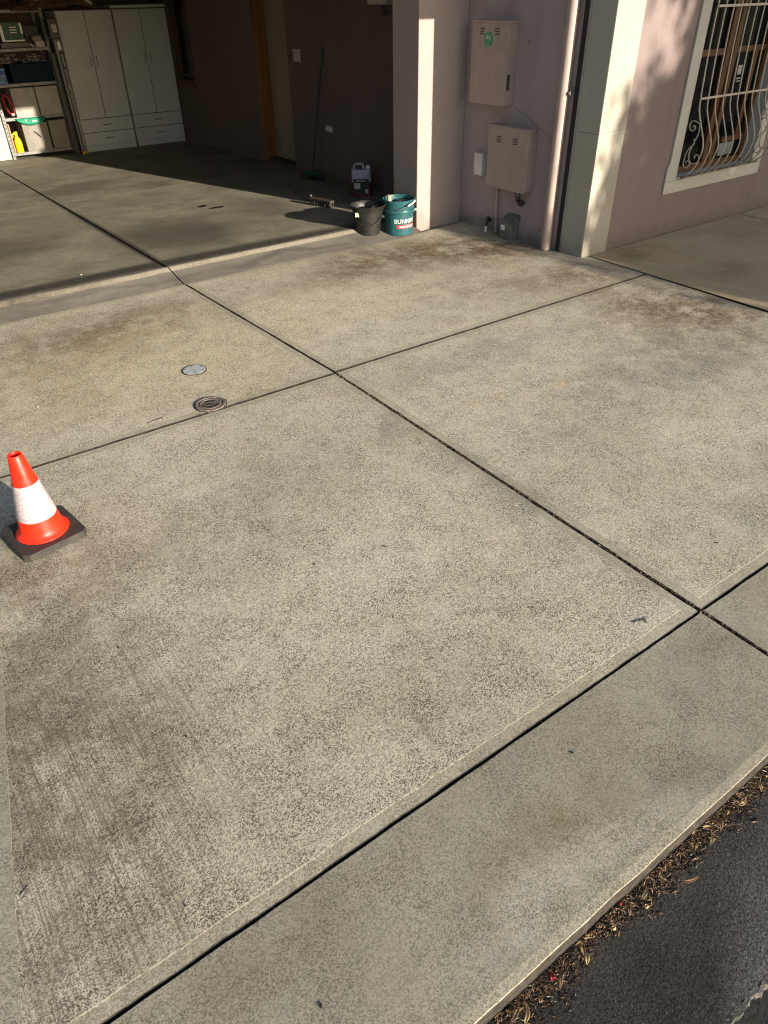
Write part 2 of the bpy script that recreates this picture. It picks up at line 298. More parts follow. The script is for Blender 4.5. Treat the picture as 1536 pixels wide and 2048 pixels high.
# ------------------------------------------------------------ helpers
ROOT = {}
def tag(o, label=None, cat=None, group=None, kind=None):
    for k, v in (('label', label), ('category', cat), ('group', group), ('kind', kind)):
        if v: o[k] = v
    return o
def thing(name, loc, label=None, cat=None, group=None, kind=None):
    o = bpy.data.objects.new(name, None); S.collection.objects.link(o); o.location = loc; o.empty_display_size = .1
    ROOT[o.name] = Vector(loc)
    return tag(o, label, cat, group, kind)
def rot_about(vs, piv, axis, ang):
    m = Matrix.Rotation(ang, 3, axis); p = Vector(piv); return [m @ (v - p) + p for v in vs]
class MB:
    def __init__(s): s.v = []; s.f = []; s.mi = []; s.c = 0; s.sm = []
    def add(s, vs, fs, sm=False):
        b = len(s.v); s.v += [Vector(q) for q in vs]; s.f += [tuple(b + i for i in f) for f in fs]; s.mi += [s.c] * len(fs); s.sm += [sm] * len(fs); return s
    def box(s, x0, x1, y0, y1, z0, z1):
        return s.add([(x0,y0,z0),(x1,y0,z0),(x1,y1,z0),(x0,y1,z0),(x0,y0,z1),(x1,y0,z1),(x1,y1,z1),(x0,y1,z1)],
                     [(0,3,2,1),(4,5,6,7),(0,1,5,4),(1,2,6,5),(2,3,7,6),(3,0,4,7)])
    def tube(s, pts, r, n=8, caps=True):
        pts = [Vector(p) for p in pts]; rr = r if isinstance(r, (list, tuple)) else [r] * len(pts)
        ref = Vector((0, 0, 1)); vs = []; fs = []; prev = None
        for i, p in enumerate(pts):
            d = (pts[min(i+1, len(pts)-1)] - pts[max(i-1, 0)]).normalized()
            if prev is None:
                a = d.cross(ref); a = a if a.length > .1 else d.cross(Vector((1, 0, 0)))
            else: a = prev - d * prev.dot(d)
            a.normalize(); b = d.cross(a); prev = a
            for k in range(n):
                t = 2 * math.pi * k / n; vs.append(p + (a * math.cos(t) + b * math.sin(t)) * rr[i])
        for i in range(len(pts) - 1):
            for k in range(n): fs.append((i*n+k, i*n+(k+1) % n, (i+1)*n+(k+1) % n, (i+1)*n+k))
        s.add(vs, fs, True)
        if caps: s.add(vs[:n], [tuple(range(n))[::-1]]); s.add(vs[-n:], [tuple(range(n))])
        return s
    def lathe(s, prof, c=(0, 0), n=40, axis='z', base=0.):
        vs = []; fs = []
        for (r, z) in prof:
            for k in range(n):
                t = 2 * math.pi * k / n
                vs.append((c[0] + r * math.cos(t), c[1] + r * math.sin(t), base + z))
        for i in range(len(prof) - 1):
            for k in range(n): fs.append((i*n+k, i*n+(k+1) % n, (i+1)*n+(k+1) % n, (i+1)*n+k))
        return s.add(vs, fs, True)
    def prism(s, poly, z0, z1):
        n = len(poly); vs = [(x, y, z0) for x, y in poly] + [(x, y, z1) for x, y in poly]
        return s.add(vs, [tuple(range(n))[::-1], tuple(range(n, 2*n))] + [(i, (i+1) % n, n + (i+1) % n, n+i) for i in range(n)])
    def xform(s, fn): s.v = [Vector(fn(v)) for v in s.v]; return s
    def build(s, name, mats, parent=None, loc=None, bevel=0, seg=2, smooth=None):
        me = bpy.data.meshes.new(name)
        rl = Vector((0, 0, 0))
        if parent is not None: rl = ROOT[parent.name]
        elif loc is not None: rl = Vector(loc)
        me.from_pydata([v - rl for v in s.v], [], s.f)
        mats = mats if isinstance(mats, (list, tuple)) else [mats]
        for m in mats: me.materials.append(m)
        for p, mi, sm in zip(me.polygons, s.mi, s.sm): p.material_index = mi; p.use_smooth = sm if smooth is None else smooth
        me.update()
        if any(s.sm): me.set_sharp_from_angle(angle=R_(32))
        o = bpy.data.objects.new(name, me); S.collection.objects.link(o)
        if parent is not None: o.parent = parent
        elif loc is not None: o.location = loc
        ROOT[o.name] = rl
        if bevel:
            b = o.modifiers.new('bevel', 'BEVEL'); b.width = bevel; b.segments = seg; b.limit_method = 'ANGLE'; b.angle_limit = R_(40)
        return o
def bx(name, dims, mat, parent=None, bevel=.002, loc=None):
    return MB().box(*dims).build(name, mat, parent, bevel=bevel, loc=loc)
def text_mb(txt, size, fn, mb=None, extrude=0, align='CENTER'):
    cu = bpy.data.curves.new('lettering', 'FONT'); cu.body = txt; cu.size = size; cu.align_x = align; cu.align_y = 'CENTER'; cu.extrude = extrude
    cu.resolution_u = 2
    o = bpy.data.objects.new('lettering_tmp', cu); S.collection.objects.link(o)
    dg = bpy.context.evaluated_depsgraph_get(); dg.update(); me = o.evaluated_get(dg).to_mesh()
    mb = mb or MB(); mb.add([fn(v.co) for v in me.vertices], [tuple(p.vertices) for p in me.polygons])
    o.evaluated_get(dg).to_mesh_clear(); bpy.data.objects.remove(o); bpy.data.curves.remove(cu)
    return mb

# ------------------------------------------------------------ ground, slabs
def inset(poly, d):
    n = len(poly); out = []
    for i in range(n):
        p0, p1, p2 = (Vector(poly[i-1]), Vector(poly[i]), Vector(poly[(i+1) % n]))
        e1 = (p1 - p0).normalized(); e2 = (p2 - p1).normalized(); n1 = Vector((-e1.y, e1.x)); n2 = Vector((-e2.y, e2.x))
        k = n1 + n2; out.append(p1 + k * (d / max(.3, k.dot(n1))))
    return out
def slab(name, poly, parent, mats, zf=lambda x, y: 0, th=.12, step=.03, wob=.003, border=.045, rnd=.003, seed=0, srings=3, ridge=0.):
    rings = [(0, -th), (0, -rnd - ridge), (rnd * .35, -rnd * .3 - ridge), (rnd, -ridge), (border - .0035, -ridge * .9), (border, 0.0)]
    cs = [inset(poly, d) if d else [Vector(p) for p in poly] for d, _ in rings]
    n = len(poly); counts = [max(2, int((Vector(poly[(i+1) % n]) - Vector(poly[i])).length / step)) for i in range(n)]
    vs = []; N = sum(counts)
    for (d, z), c in zip(rings, cs):
        for i in range(n):
            a, b = c[i], c[(i+1) % n]
            for k in range(counts[i]):
                t = k / counts[i]; p = a.lerp(b, t)
                q = Vector(poly[i]).lerp(Vector(poly[(i+1) % n]), t)
                nz = noise.noise_vector(Vector((q.x * 9 + seed, q.y * 9, 3.))) * wob + noise.noise_vector(Vector((q.x * 45 + seed, q.y * 45, 9.))) * wob * .5
                if border - .006 < d: nz += noise.noise_vector(Vector((q.x * 30 + seed, q.y * 30, 5.))) * .0022
                x, y = p.x + nz.x, p.y + nz.y
                vs.append((x, y, zf(x, y) + z + (nz.z * .3 if z > -th and d < border - .01 else 0)))
    fs = []
    m = MB(); m.add(vs, [])
    for r_ in range(len(rings) - 1):
        m.c = 0
        m.add([], []); 
        for k in range(N):
            m.f.append((r_*N+k, r_*N+(k+1) % N, (r_+1)*N+(k+1) % N, (r_+1)*N+k)); m.mi.append(0); m.sm.append(False)
    m.f.append(tuple(range(5*N, 6*N))); m.mi.append(1); m.sm.append(False)
    for k in range(srings * N): m.mi[k] = 2
    return m.build(name, list(mats) + [M['side']], parent)

g = MB().add([(-150, -150, -.3), (150, -150, -.3), (150, 150, -.3), (-150, 150, -.3)], [(0, 1, 2, 3)]).build('ground', M['soil']); tag(g, kind='structure')
# road: the nearer old asphalt strip with a ragged edge and a lower, blacker seal beyond it
def noisy_sheet(name, x0, x1, y0, y1, z, mat, nx, ny, amp, rag=0):
    m = MB(); vs = []; fs = []
    for j in range(ny + 1):
        for i in range(nx + 1):
            x = x0 + (x1 - x0) * i / nx; y = y0 + (y1 - y0) * j / ny
            if j == 0 and rag: y += rag * (noise.noise(Vector((x * 12, 0, 0))) + .6 * noise.noise(Vector((x * 40, 2, 0))) + .3 * noise.noise(Vector((x * 110, 2, 0))))
            zz = z + amp * noise.noise(Vector((x * 6, y * 6, 0)))
            vs.append((x, y, zz))
    for j in range(ny):
        for i in range(nx): fs.append((j*(nx+1)+i, j*(nx+1)+i+1, (j+1)*(nx+1)+i+1, (j+1)*(nx+1)+i))
    b = len(vs)
    for i in range(nx + 1): vs.append((vs[i][0], vs[i][1] - .004, vs[i][2] - .05))
    for i in range(nx): fs.append((b+i, b+i+1, i+1, i))
    m.add(vs, fs, True); return m.build(name, mat)
strip = noisy_sheet('road_shoulder', -2, 5, .05, .42, -.09, M['asphalt'], 700, 30, .004, rag=.012); tag(strip, kind='structure')
M['seal'] = simple('black_road_seal', (.022, .021, .02), .8, var=.5, sc=60, bump=1., bsc=90)
road = MB().box(-60, 60, -9, .36, -.25, -.115).build('road', M['seal']); tag(road, kind='structure')
# pale broken rim where the shoulder ends
m = MB(); vs = []; nE = 560
nz1 = lambda x, f, o: noise.noise(Vector((x * f, o, .3)))
for i in range(nE + 1):
    x = .3 + i * .0025; yb = .05 + .012 * (nz1(x, 12, 0) + .6 * nz1(x, 40, 2)) + .006 * nz1(x, 130, 7)
    w_ = .010 + .007 * nz1(x, 25, 4) + .005 * nz1(x, 90, 5)
    vs += [(x, yb + w_, -.0895 - .002), (x, yb + w_ * .5, -.0885 + .003 * nz1(x, 80, 1)), (x, yb - .002, -.090 + .003 * nz1(x, 110, 3)), (x, yb - .007 - .004 * nz1(x, 70, 9), -.118)]
m.add(vs, [(4*i+k, 4*i+k+1, 4*i+k+5, 4*i+k+4) for i in range(nE) for k in range(3)]); tag(m.build('road_edge', simple('broken_mortar', (.13, .12, .10), .95, var=.6, sc=70, bump=.8, bsc=200)), kind='structure')

base = MB().box(-6, 9, .40, 5.6, -.28, -.025).box(-6, 9, 5.6, 13.2, -.28, -.16).build('joint_bed', M['dirt']); tag(base, kind='structure')
drive = thing('driveway', (2, 3, 0), kind='structure')
DM = [M['border'], M['drive']]; DB = [M['border'], M['drive_broom']]; FM = [M['foot'], M['foot']]
JX = 2.028
slab('concrete_slab', [(-.335, .874), (JX - .008, .868), (JX + .006, 3.372), (-.19, 3.386), (-.076, 2.365), (-.082, 2.185)][0:4] if 0 else [(-.400, .872), (JX - .012, .866), (JX + .008, 3.370), (.057, 3.381)], drive, DB, seed=1, ridge=.0009)
slab('concrete_slab', [(JX + .002, .868), (4.93, .868), (4.978, 3.381), (JX + .022, 3.381)], drive, DM, seed=2, ridge=.0009)
slab('concrete_slab', [(-1.5, 3.398), (JX + .009, 3.386), (1.962, 5.455), (-1.5, 5.52)], drive, DM, seed=3)
slab('concrete_slab', [(JX + .021, 3.397), (4.978, 3.397), (4.985, 5.52), (4.0, 5.42), (1.975, 5.455)], drive, DM, seed=4)
slab('concrete_slab', [(-1.5, .872), (-.3480, .873), (.1085, 3.380), (-1.5, 3.380)], drive, [M['foot'], M['foot']], zf=lambda x, y: .0018, seed=1, border=.01, rnd=.001, srings=1)
bull = lambda x, y: -max(0, .387 - y) * .5
foot = thing('footpath', (1, .6, 0), kind='structure')
slab('concrete_slab', [(-1.5, .382), (JX - .018, .380), (JX - .012, .858), (-1.5, .865)], foot, FM, seed=6, border=.03, rnd=.0018, wob=.0022, zf=bull, srings=1)
slab('concrete_slab', [(JX + .0, .380), (5.2, .378), (5.2, .857), (JX + .006, .858)], foot, FM, seed=7, border=.03, rnd=.0018, wob=.0022, zf=bull, srings=1)
path = thing('side_path', (6, 3, 0), kind='structure')
PM = [M['path'], M['path']]
slab('concrete_slab', [(4.99, .868), (7.196, .868), (7.196, 4.0), (4.995, 4.0)], path, PM, seed=8, border=.02)
slab('concrete_slab', [(7.204, .868), (10, .868), (10, 4.0), (7.204, 4.0)], path, PM, seed=9, border=.02)

apron = thing('garage_apron', (2, 5.6, 0), kind='structure')
def ramp(x0a, x0b, x1a, x1b, name='apron_slab'):
    prof = [(5.462, -.1, 0), (5.464, -.002, 0), (5.50, .006, 0), (5.60, .028, 0), (5.672, .050, 0), (5.690, .057, 1), (5.706, .066, 1), (5.722, .071, 0), (5.738, .073, 0), (5.740, -.05, 0)]
    nx = max(2, int((x1a - x0a) / .05)); m = MB(); vs = []
    for j, (y, z, k) in enumerate(prof):
        t = j / (len(prof) - 1); a = x0a + (x0b - x0a) * t; b = x1a + (x1b - x1a) * t
        for i in range(nx + 1):
            x = a + (b - a) * i / nx
            wy = .006 * noise.noise(Vector((x * 2.5, j * .1, 0))) + .002 * noise.noise(Vector((x * 14, j * .4, 0)))
            yy = y + (wy if 4 <= j <= 7 else 0) + (.045 * math.exp(-((x - 4.05) ** 2) * 1.5) * -.8 if j <= 2 else 0)
            wz = .0025 * noise.noise(Vector((x * 5, y * 9, 1))) if 2 < j < 9 else 0
            vs.append((x, yy, z + wz))
    m.add(vs, [])
    for j in range(len(prof) - 1):
        for i in range(nx):
            m.f.append((j*(nx+1)+i, j*(nx+1)+i+1, (j+1)*(nx+1)+i+1, (j+1)*(nx+1)+i)); m.mi.append(1 if prof[j][2] or prof[j+1][2] else 0); m.sm.append(True)
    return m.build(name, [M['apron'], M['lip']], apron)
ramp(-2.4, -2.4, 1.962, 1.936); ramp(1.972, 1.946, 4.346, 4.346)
gf = thing('garage_floor', (1.9, 8, 0), kind='structure')
gz = lambda x, y: .074 - .0236 * (y - 5.74)
GM = [M['garage'], M['garage']]
for k, pl in enumerate([[(-2.4, 5.752), (1.926, 5.75), (1.912, 8.856), (-2.4, 8.850)], [(1.946, 5.75), (4.99, 5.75), (4.99, 8.856), (1.932, 8.856)],
                        [(-2.4, 8.866), (1.912, 8.868), (1.902, 12.9), (-2.4, 12.9)], [(1.932, 8.868), (4.99, 8.868), (4.99, 12.9), (1.918, 12.9)]]):
    slab('concrete_slab', pl, gf, GM, gz, seed=20 + k, border=.012, th=.1, rnd=.003, srings=3)
for xa_, xb_ in ((-2.4, 1.905), (1.94, 4.88)): MB().box(xa_, xb_, 8.849, 8.870, -.10, gz(0, 8.86) - .0005).build('joint_mortar', M['border'], gf)
# recess floor beside the boxes is part of the driveway slab; low mortar fillet along the wall
# joint debris
def bits(name, parent, n, fn, mats, size=(.003, .009), seed=1):
    rd = random.Random(seed); m = MB()
    for i in range(n):
        x, y, z = fn(rd); L = rd.uniform(*size); wd = L * rd.uniform(.15, .5); a = rd.uniform(0, 6.28); t = rd.uniform(-.5, .5)
        d = Vector((math.cos(a), math.sin(a), t * .6)); e = Vector((-math.sin(a), math.cos(a), rd.uniform(-.5, .5))); p = Vector((x, y, z)); h = Vector((0, 0, wd * .5))
        m.c = rd.randrange(len(mats))
        m.add([p - d*L, p + e*wd + h, p + d*L + h*2, p - e*wd], [(0, 3, 2, 1)])
    return m.build(name, mats, parent)
o = bits('joint_debris', None, 3800, lambda r: ((lambda y: (JX + .003 + (y - .87) * .0049 + r.gauss(0, .0035), y, -.008 + r.random() * .006))(r.uniform(.4, 3.38))), [M['dirt'], M['litter'], M['leafmat'], M['dirt']], seed=3); tag(o, kind='stuff')
o.data.update()
o = bits('joint_debris', None, 1500, lambda r: ((lambda t: (2.05 + (1.968 - 2.05) * t + r.gauss(0, .004), 3.39 + 2.06 * t, -.008 + r.random() * .006))(r.random())), [M['dirt'], M['litter'], M['dirt']], seed=4); tag(o, kind='stuff')
o = bits('joint_debris', None, 500, lambda r: (r.uniform(-.3, 5), .861 + r.gauss(0, .004), -.025 + r.random() * .02), [M['dirt'], M['litter'], M['leafmat']], seed=5); tag(o, kind='stuff')

# gutter litter
def gut(r):
    x = r.uniform(.1, 3.2); wdt = .028 + .03 * (noise.noise(Vector((x * 5, 0, 0))) + .5) + .012 * noise.noise(Vector((x * 23, 0, 0)))
    t = abs(r.gauss(0, .62)); y = .385 - min(t, 1.6) * max(wdt, .015) - .004
    return (x, y, -.088 + r.random() * .018 * max(0, 1 - t))
def litter(n, size, mats, seed, name, thin=0):
    rd = random.Random(seed); m = MB()
    for i in range(n):
        p = Vector(gut(rd)); L = rd.uniform(*size) ; wd = L * (thin or rd.uniform(.03, .13)); a = rd.gauss(.1, .8)
        d = Vector((math.cos(a), math.sin(a), rd.uniform(-.25, .25))).normalized(); e = Vector((-math.sin(a), math.cos(a), rd.uniform(-.5, .5))).normalized()
        up = Vector((0, 0, 1)); cv = rd.uniform(-.2, .2)
        if p.y + abs(d.y) * L > .378: p.y = .376 - abs(d.y) * L
        v = [p - d*L, p - d*L*.4 + e*(wd + cv*L*.3) + up*.0015, p + d*L*.4 + e*(wd*.8 + cv*L*.3), p + d*L, p + d*L*.4 - e*(wd*.8 - cv*L*.3) + up*.001, p - d*L*.4 - e*(wd - cv*L*.3)]
        m.c = rd.randrange(len(mats)); m.add(v, [(0, 1, 2, 3), (0, 3, 4, 5)])
    o = m.build(name, mats); tag(o, kind='stuff'); return o
litter(11000, (.002, .008), [M['litter'], M['litter'], M['dirt'], M['dirt'], M['leafmat']], 11, 'leaf_litter')
litter(1300, (.006, .018), [M['leafmat'], M['litter'], M['dirt'], M['leafpale'], M['litter'], M['leafmat']], 12, 'leaf_litter')
litter(1600, (.004, .012), [M['leafpale'], M['leafmat'], M['card']], 13, 'leaf_litter', .05)

def leaf(x, y, z, L, ang, wd, mat, label, cat='leaf', name='dry_leaf', curl=.3, group=None, tilt=0):
    m = MB(); n = 8; vs = []
    for i in range(n + 1):
        t = i / n; s_ = (t - .5) * 2 * L; ww = wd * math.sin(math.pi * min(1, max(0.02, t ** .8)));  c = curl * L * (s_ / L) ** 2
        zz = z + .002 + tilt * (t) * L + .003 * math.sin(t * 5)
        for q in (-1, 0, 1):
            vx, vy = s_, c + q * ww
            vs.append((x + vx * math.cos(ang) - vy * math.sin(ang), y + vx * math.sin(ang) + vy * math.cos(ang), zz + (.0012 if q else 0) + abs(q) * ww * .3))
    fs = []
    for i in range(n):
        for q in (0, 1): fs.append((i*3+q, (i+1)*3+q, (i+1)*3+q+1, i*3+q+1))
    o = m.add(vs, fs, True).build(name, mat, loc=(x, y, z)); tag(o, label, cat, group)
    sd = o.modifiers.new('t', 'SOLIDIFY'); sd.thickness = .0006
    return o

# ------------------------------------------------------------ house
XW = 4.889; YF = 5.544; YR = 4.008
house = thing('house', (4.9, 4.0, 0), 'pink rendered house with attached garage, cream corner pier and barred window', 'house')
bx('pillar', (4.347, 4.888, YF, 5.91, -.05, 2.45), M['pier'], house, .006)
# garage side wall with a door and a window opening
m = MB()
m.box(XW, 5.0, 5.91, 8.742, -.12, 2.5); m.box(XW, 5.0, 9.605, 11.55, -.12, 2.5); m.box(XW, 5.0, 8.742, 9.605, 2.12, 2.5)
m.box(XW, 5.0, 11.55, 12.2, -.12, .75); m.box(XW, 5.0, 11.55, 12.2, 1.95, 2.5); m.box(XW, 5.0, 12.2, 13.0, -.12, 2.5)
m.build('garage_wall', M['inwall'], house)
bx('back_wall', (-2.6, XW - .001, 12.9, 13.05, -.2, 2.5), M['bwall'], house, 0)
bx('left_wall', (-2.6, -2.4, 5.6, 12.9, -.2, 2.5), M['bwall'], house, 0)
bx('ceiling', (-2.6, XW - .001, 5.95, 12.9, 2.42, 2.5), M['ceil'], house, 0)
bx('lintel', (-2.6, 4.346, 5.60, 5.93, 2.30, 2.5), M['pink'], house, .005)
bx('box_wall', (XW, 5.05, 4.23, YF + .37, -.05, 2.5), M['pink'], house, 0)
# corner pier: cream
bx('corner_pier', (4.900, 5.208, 3.993, 4.232, -.05, 2.5), M['cream'], house, .006)
# front wall with window opening x 6.01..7.18, z .46..1.95
m = MB(); wx0, wx1, wz0, wz1 = 6.015, 7.172, .462, 2.0
m.box(5.209, wx0, YR, 4.2, -.05, 2.5); m.box(wx1, 10.0, YR, 4.2, -.05, 2.5); m.box(wx0, wx1, YR, 4.2, -.05, wz0); m.box(wx0, wx1, YR, 4.2, wz1, 2.5)
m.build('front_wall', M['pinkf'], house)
# rooms behind (closed and dark)
m = MB(); m.box(5.06, 9.9, 7.6, 7.7, -.1, 2.5); m.box(9.9, 10, 4.2, 7.7, -.1, 2.5); m.box(5.06, 5.16, 4.25, 7.6, -.1, 2.5); m.box(5.16, 9.9, 4.21, 7.6, -.1, -.02)
m.build('room_wall', M['dark'], house)
m = MB(); m.box(-3.2, 5.1, 4.98, 13.4, 2.501, 2.6); m.box(5.1, 10.4, 3.9, 13.4, 2.501, 2.6)
m.build('roof', M['soffit'], house)
m = MB(); m.box(4.66, 10.4, 3.86, 3.98, 2.08, 2.19); m.build('gutter', M['soffit'], house)  # unseen gutter, placed and sized to shade the top of the pillar
MB().box(4.880, 4.8885, 4.236, 4.275, -.02, 2.5).build('gap_strip', simple('dark_gap_strip', (.02, .012, .01), .8), house)  # dark strip laid on the wall between downpipe and pier
# hairline cracks in the render
cr = MB()
def crack(pts, r=.0012):
    P = []
    for a, b in zip(pts[:-1], pts[1:]):
        for k in range(10):
            q = Vector(a).lerp(Vector(b), k / 10); P.append(q + noise.noise_vector(q * 25) * .006)
    P.append(Vector(pts[-1])); return P
for pp, ax in (([(XW, 4.92, 1.04), (XW, 4.6, .91), (XW, 4.44, .83)], 'x'), ([(4.90, 4.2, .93), (4.90, 4.0, .93)], 'x')):
    P = crack(pp); P = [(pp[0][0] - .0004, q.y, q.z) for q in P]; cr.tube(P, .0011, 4)
P = [(q.x, 3.9926, q.z) for q in crack([(4.9, 3.99, .93), (5.2, 3.99, .945)])]; cr.tube(P, .0009, 4)
cr.build('crack', M['dirt'], house)

# door in the garage wall
dr = bx('door', (5.035, 5.075, 8.70, 9.53, .03, 2.1), M['door'], house, .002)
m = MB(); m.box(4.897, 5.09, 9.50, 9.60, -.02, 2.12); m.box(4.905, 5.09, 8.744, 8.76, -.02, 2.12); m.box(4.905, 5.09, 8.76, 9.50, 2.08, 2.12)
m.build('door_frame', M['mtimber'], dr, bevel=.003)
MB().box(4.893, 5.09, 8.747, 9.49, -.03, .045).build('door_sill', M['dtimber'], dr, bevel=.004)
MB().tube([(5.034, 8.83, 1.0), (4.985, 8.83, 1.0), (4.985, 8.93, 1.0)], .009, 8).build('door_handle', M['steel'], dr)
bx('door_backing', (5.095, 5.14, 8.6, 9.7, -.05, 2.3), M['dark'], house, 0)
# garage window
gw = bx('garage_window', (4.965, 4.975, 11.60, 12.15, .80, 1.95), M['glass'], house, 0)
m = MB(); m.box(4.875, 4.99, 11.552, 11.60, .74, 1.95); m.box(4.875, 4.99, 12.15, 12.198, .74, 1.95); m.box(4.86, 4.99, 11.55, 12.2, .735, .80); m.box(4.95, 4.985, 11.60, 12.15, .801, .86)
m.build('window_frame', M['dtimber'], gw, bevel=.003)
MB().box(4.84, 4.862, 11.53, 12.22, .72, .745).build('window_sill', M['timber'], gw, bevel=.003)
bx('window_backing', (5.0, 5.05, 11.5, 12.25, .6, 2.1), M['dark'], house, 0)

# front barred window
fw = thing('front_window', (6.6, 4.1, .46)); fw.parent = house; fw.location = Vector((6.6, 4.1, .46)) - ROOT[house.name]
m = MB()   # projecting white trim with the little kick-out at the sill
y0, y1 = 3.990, 4.006
m.c = 0
def plate(poly): 
    n = len(poly); m.add([(x, y0, z) for x, z in poly] + [(x, y1, z) for x, z in poly], [tuple(range(n)), tuple(range(n, 2*n))[::-1]] + [((i+1) % n, i, n+i, n+(i+1) % n) for i in range(n)])
plate([(5.868, .362), (7.330, .362), (7.330, .452), (7.312, .462), (5.868 + .02, .462), (5.868, .45)][0:0] or [(5.866, .360), (7.330, .360), (7.330, .4615), (5.866, .4615)])
plate([(5.866, .463), (6.014, .463), (6.014, 2.1), (5.892, 2.1), (5.892, .62), (5.866, .57)])
plate([(7.173, .463), (7.330, .463), (7.330, .57), (7.304, .62), (7.304, 2.1), (7.173, 2.1)])
m.build('window_trim', M['trim'], fw, bevel=.002)
m = MB(); m.box(wx0 + .001, wx1 - .001, 4.01, 4.16, wz0 - .004, wz0 + .012); m.box(wx1 - .006, wx1 - .001, 4.007, 4.16, wz0 + .012, 1.99); m.box(wx0 + .001, wx0 + .006, 4.007, 4.16, wz0 + .012, 1.99)
m.build('window_reveal', M['trim'], fw)
m = MB(); ya, yb = 4.105, 4.155
m.box(wx0 + .007, wx0 + .05, ya, yb, .475, 1.99); m.box(wx1 - .05, wx1 - .007, ya, yb, .475, 1.99); m.box(wx0 + .05, wx1 - .05, ya, yb, .475, .53)
m.build('window_frame', M['timber'], fw, bevel=.003)
m = MB(); m.box(6.52, 6.575, ya - .006, yb, .53, 1.99); m.box(6.625, 6.68, ya - .006, yb, .53, 1.99); m.box(6.575, 6.625, ya + .015, yb, .53, 1.99)
m.build('mullion', M['timber'], fw, bevel=.003)
m = MB(); m.box(wx0 + .05, 6.519, ya + .004, yb - .002, 1.36, 1.41); m.box(6.681, wx1 - .05, ya + .004, yb - .002, 1.37, 1.415); m.build('transom', M['timber'], fw, bevel=.003)
m = MB(); m.box(6.79, 7.115, ya + .008, yb - .004, .665, .71); m.box(6.98, 7.03, ya + .006, yb - .003, .71, 1.37)
m.build('sash_rail', M['timber'], fw, bevel=.003)
m = MB(); m.box(6.066, 6.519, 4.135, 4.139, .53, 1.36); m.build('pane', M['glass'], fw)
m = MB(); m.box(6.681, 7.12, 4.135, 4.139, .53, 1.37); m.build('pane', M['glass'], fw)
m = MB(); m.box(6.066, 6.519, 4.135, 4.139, 1.41, 1.98); m.build('pane', M['glass'], fw)
m = MB(); m.box(6.681, 7.12, 4.135, 4.139, 1.415, 1.98); m.build('pane', M['glass'], fw)
m = MB(); m.box(6.79, 7.02, 4.129, 4.131, .55, .655); m.build('blind_panel', simple('pale_blind', (.22, .25, .25), .4), fw)  # pale blind panel low in the right pane
m = MB(); m.box(6.80, 6.86, 4.128, 4.131, 1.20, 1.27); m.box(6.80, 6.87, 4.128, 4.131, 1.165, 1.175); m.box(6.81, 6.88, 4.128, 4.131, 1.145, 1.152); m.build('window_sticker', M['card'], fw)
m = MB(); m.box(6.24, 6.29, 4.148, 4.156, .9, 1.98); m.build('blind_edge', simple('pale_blind_edge', (.3, .28, .22), .6), fw)
m = MB(); m.box(6.066, 6.519, 4.16, 4.17, .48, 1.99); m.box(6.66, 7.12, 4.16, 4.17, .48, 1.99); m.build('dark_sheet', M['dark'], fw)  # dark sheet behind the panes, standing in for the unlit room

# belly security grille
gr = thing('security_grille', (6.6, 3.95, .49)); gr.parent = house; gr.location = Vector((6.6, 3.95, .49)) - ROOT[house.name]
prof = [(3.972, 2.0), (3.975, 1.72), (3.970, 1.43), (3.952, 1.093), (3.935, .987), (3.893, .894), (3.845, .791), (3.830, .722), (3.839, .66), (3.863, .584), (3.906, .526), (3.945, .495)]
def spline(P, n=5):
    out = []
    for i in range(len(P) - 1):
        p0, p1, p2, p3 = (Vector(P[max(i-1, 0)]), Vector(P[i]), Vector(P[i+1]), Vector(P[min(i+2, len(P)-1)]))
        for k in range(n):
            t = k / n; out.append(.5 * ((2*p1) + (p2-p0)*t + (2*p0-5*p1+4*p2-p3)*t*t + (3*p1-p0-3*p2+p3)*t**3))
    return out + [Vector(P[-1])]
NB = 11
bar_me = None
for i in range(NB):
    x = 6.065 + .1085 * i
    if bar_me is None:
        o = MB().tube([(x, p.x, p.y) for p in [q for q in spline([Vector((a, b_)) for a, b_ in prof], 4)]], .0065, 6).build('grille_bar', M['grille'], gr)
        bar_me = o
    else:
        o = bar_me.copy(); S.collection.objects.link(o); o.parent = gr; o.location = (.1085 * i, 0, 0)
for z, yy in ((1.71, 3.963), (1.087, 3.941)):
    MB().box(6.045, 7.17, yy - .004 - .006, yy - .006, z - .008, z + .008).build('grille_rail', M['grille'], gr)
MB().box(6.02, 7.17, 3.930, 3.962, .482, .493).build('grille_rail', simple('rusty_painted_rail', (.26, .19, .15), .6, var=.4, sc=40), gr)
scr = [[(3.908, .902), (3.937, .916), (3.983, .919), (4.001, .885), (3.985, .850), (3.958, .848), (3.942, .868), (3.955, .886), (3.968, .876)],
       [(3.908, .902), (3.903, .834), (3.926, .761), (3.95, .686), (3.934, .616), (3.888, .602), (3.852, .623), (3.850, .659), (3.882, .675), (3.892, .645)],
       [(3.933, .79), (3.923, .751), (3.965, .705), (3.985, .636), (3.982, .575), (3.948, .56), (3.924, .591), (3.946, .619), (3.966, .600)]]
for xs in (6.065, 7.15):
    for P in scr:
        MB().tube([(xs + .002, p.x, p.y) for p in spline([Vector(q) for q in P], 4)], .0048, 6).build('scroll', M['grille'], gr)

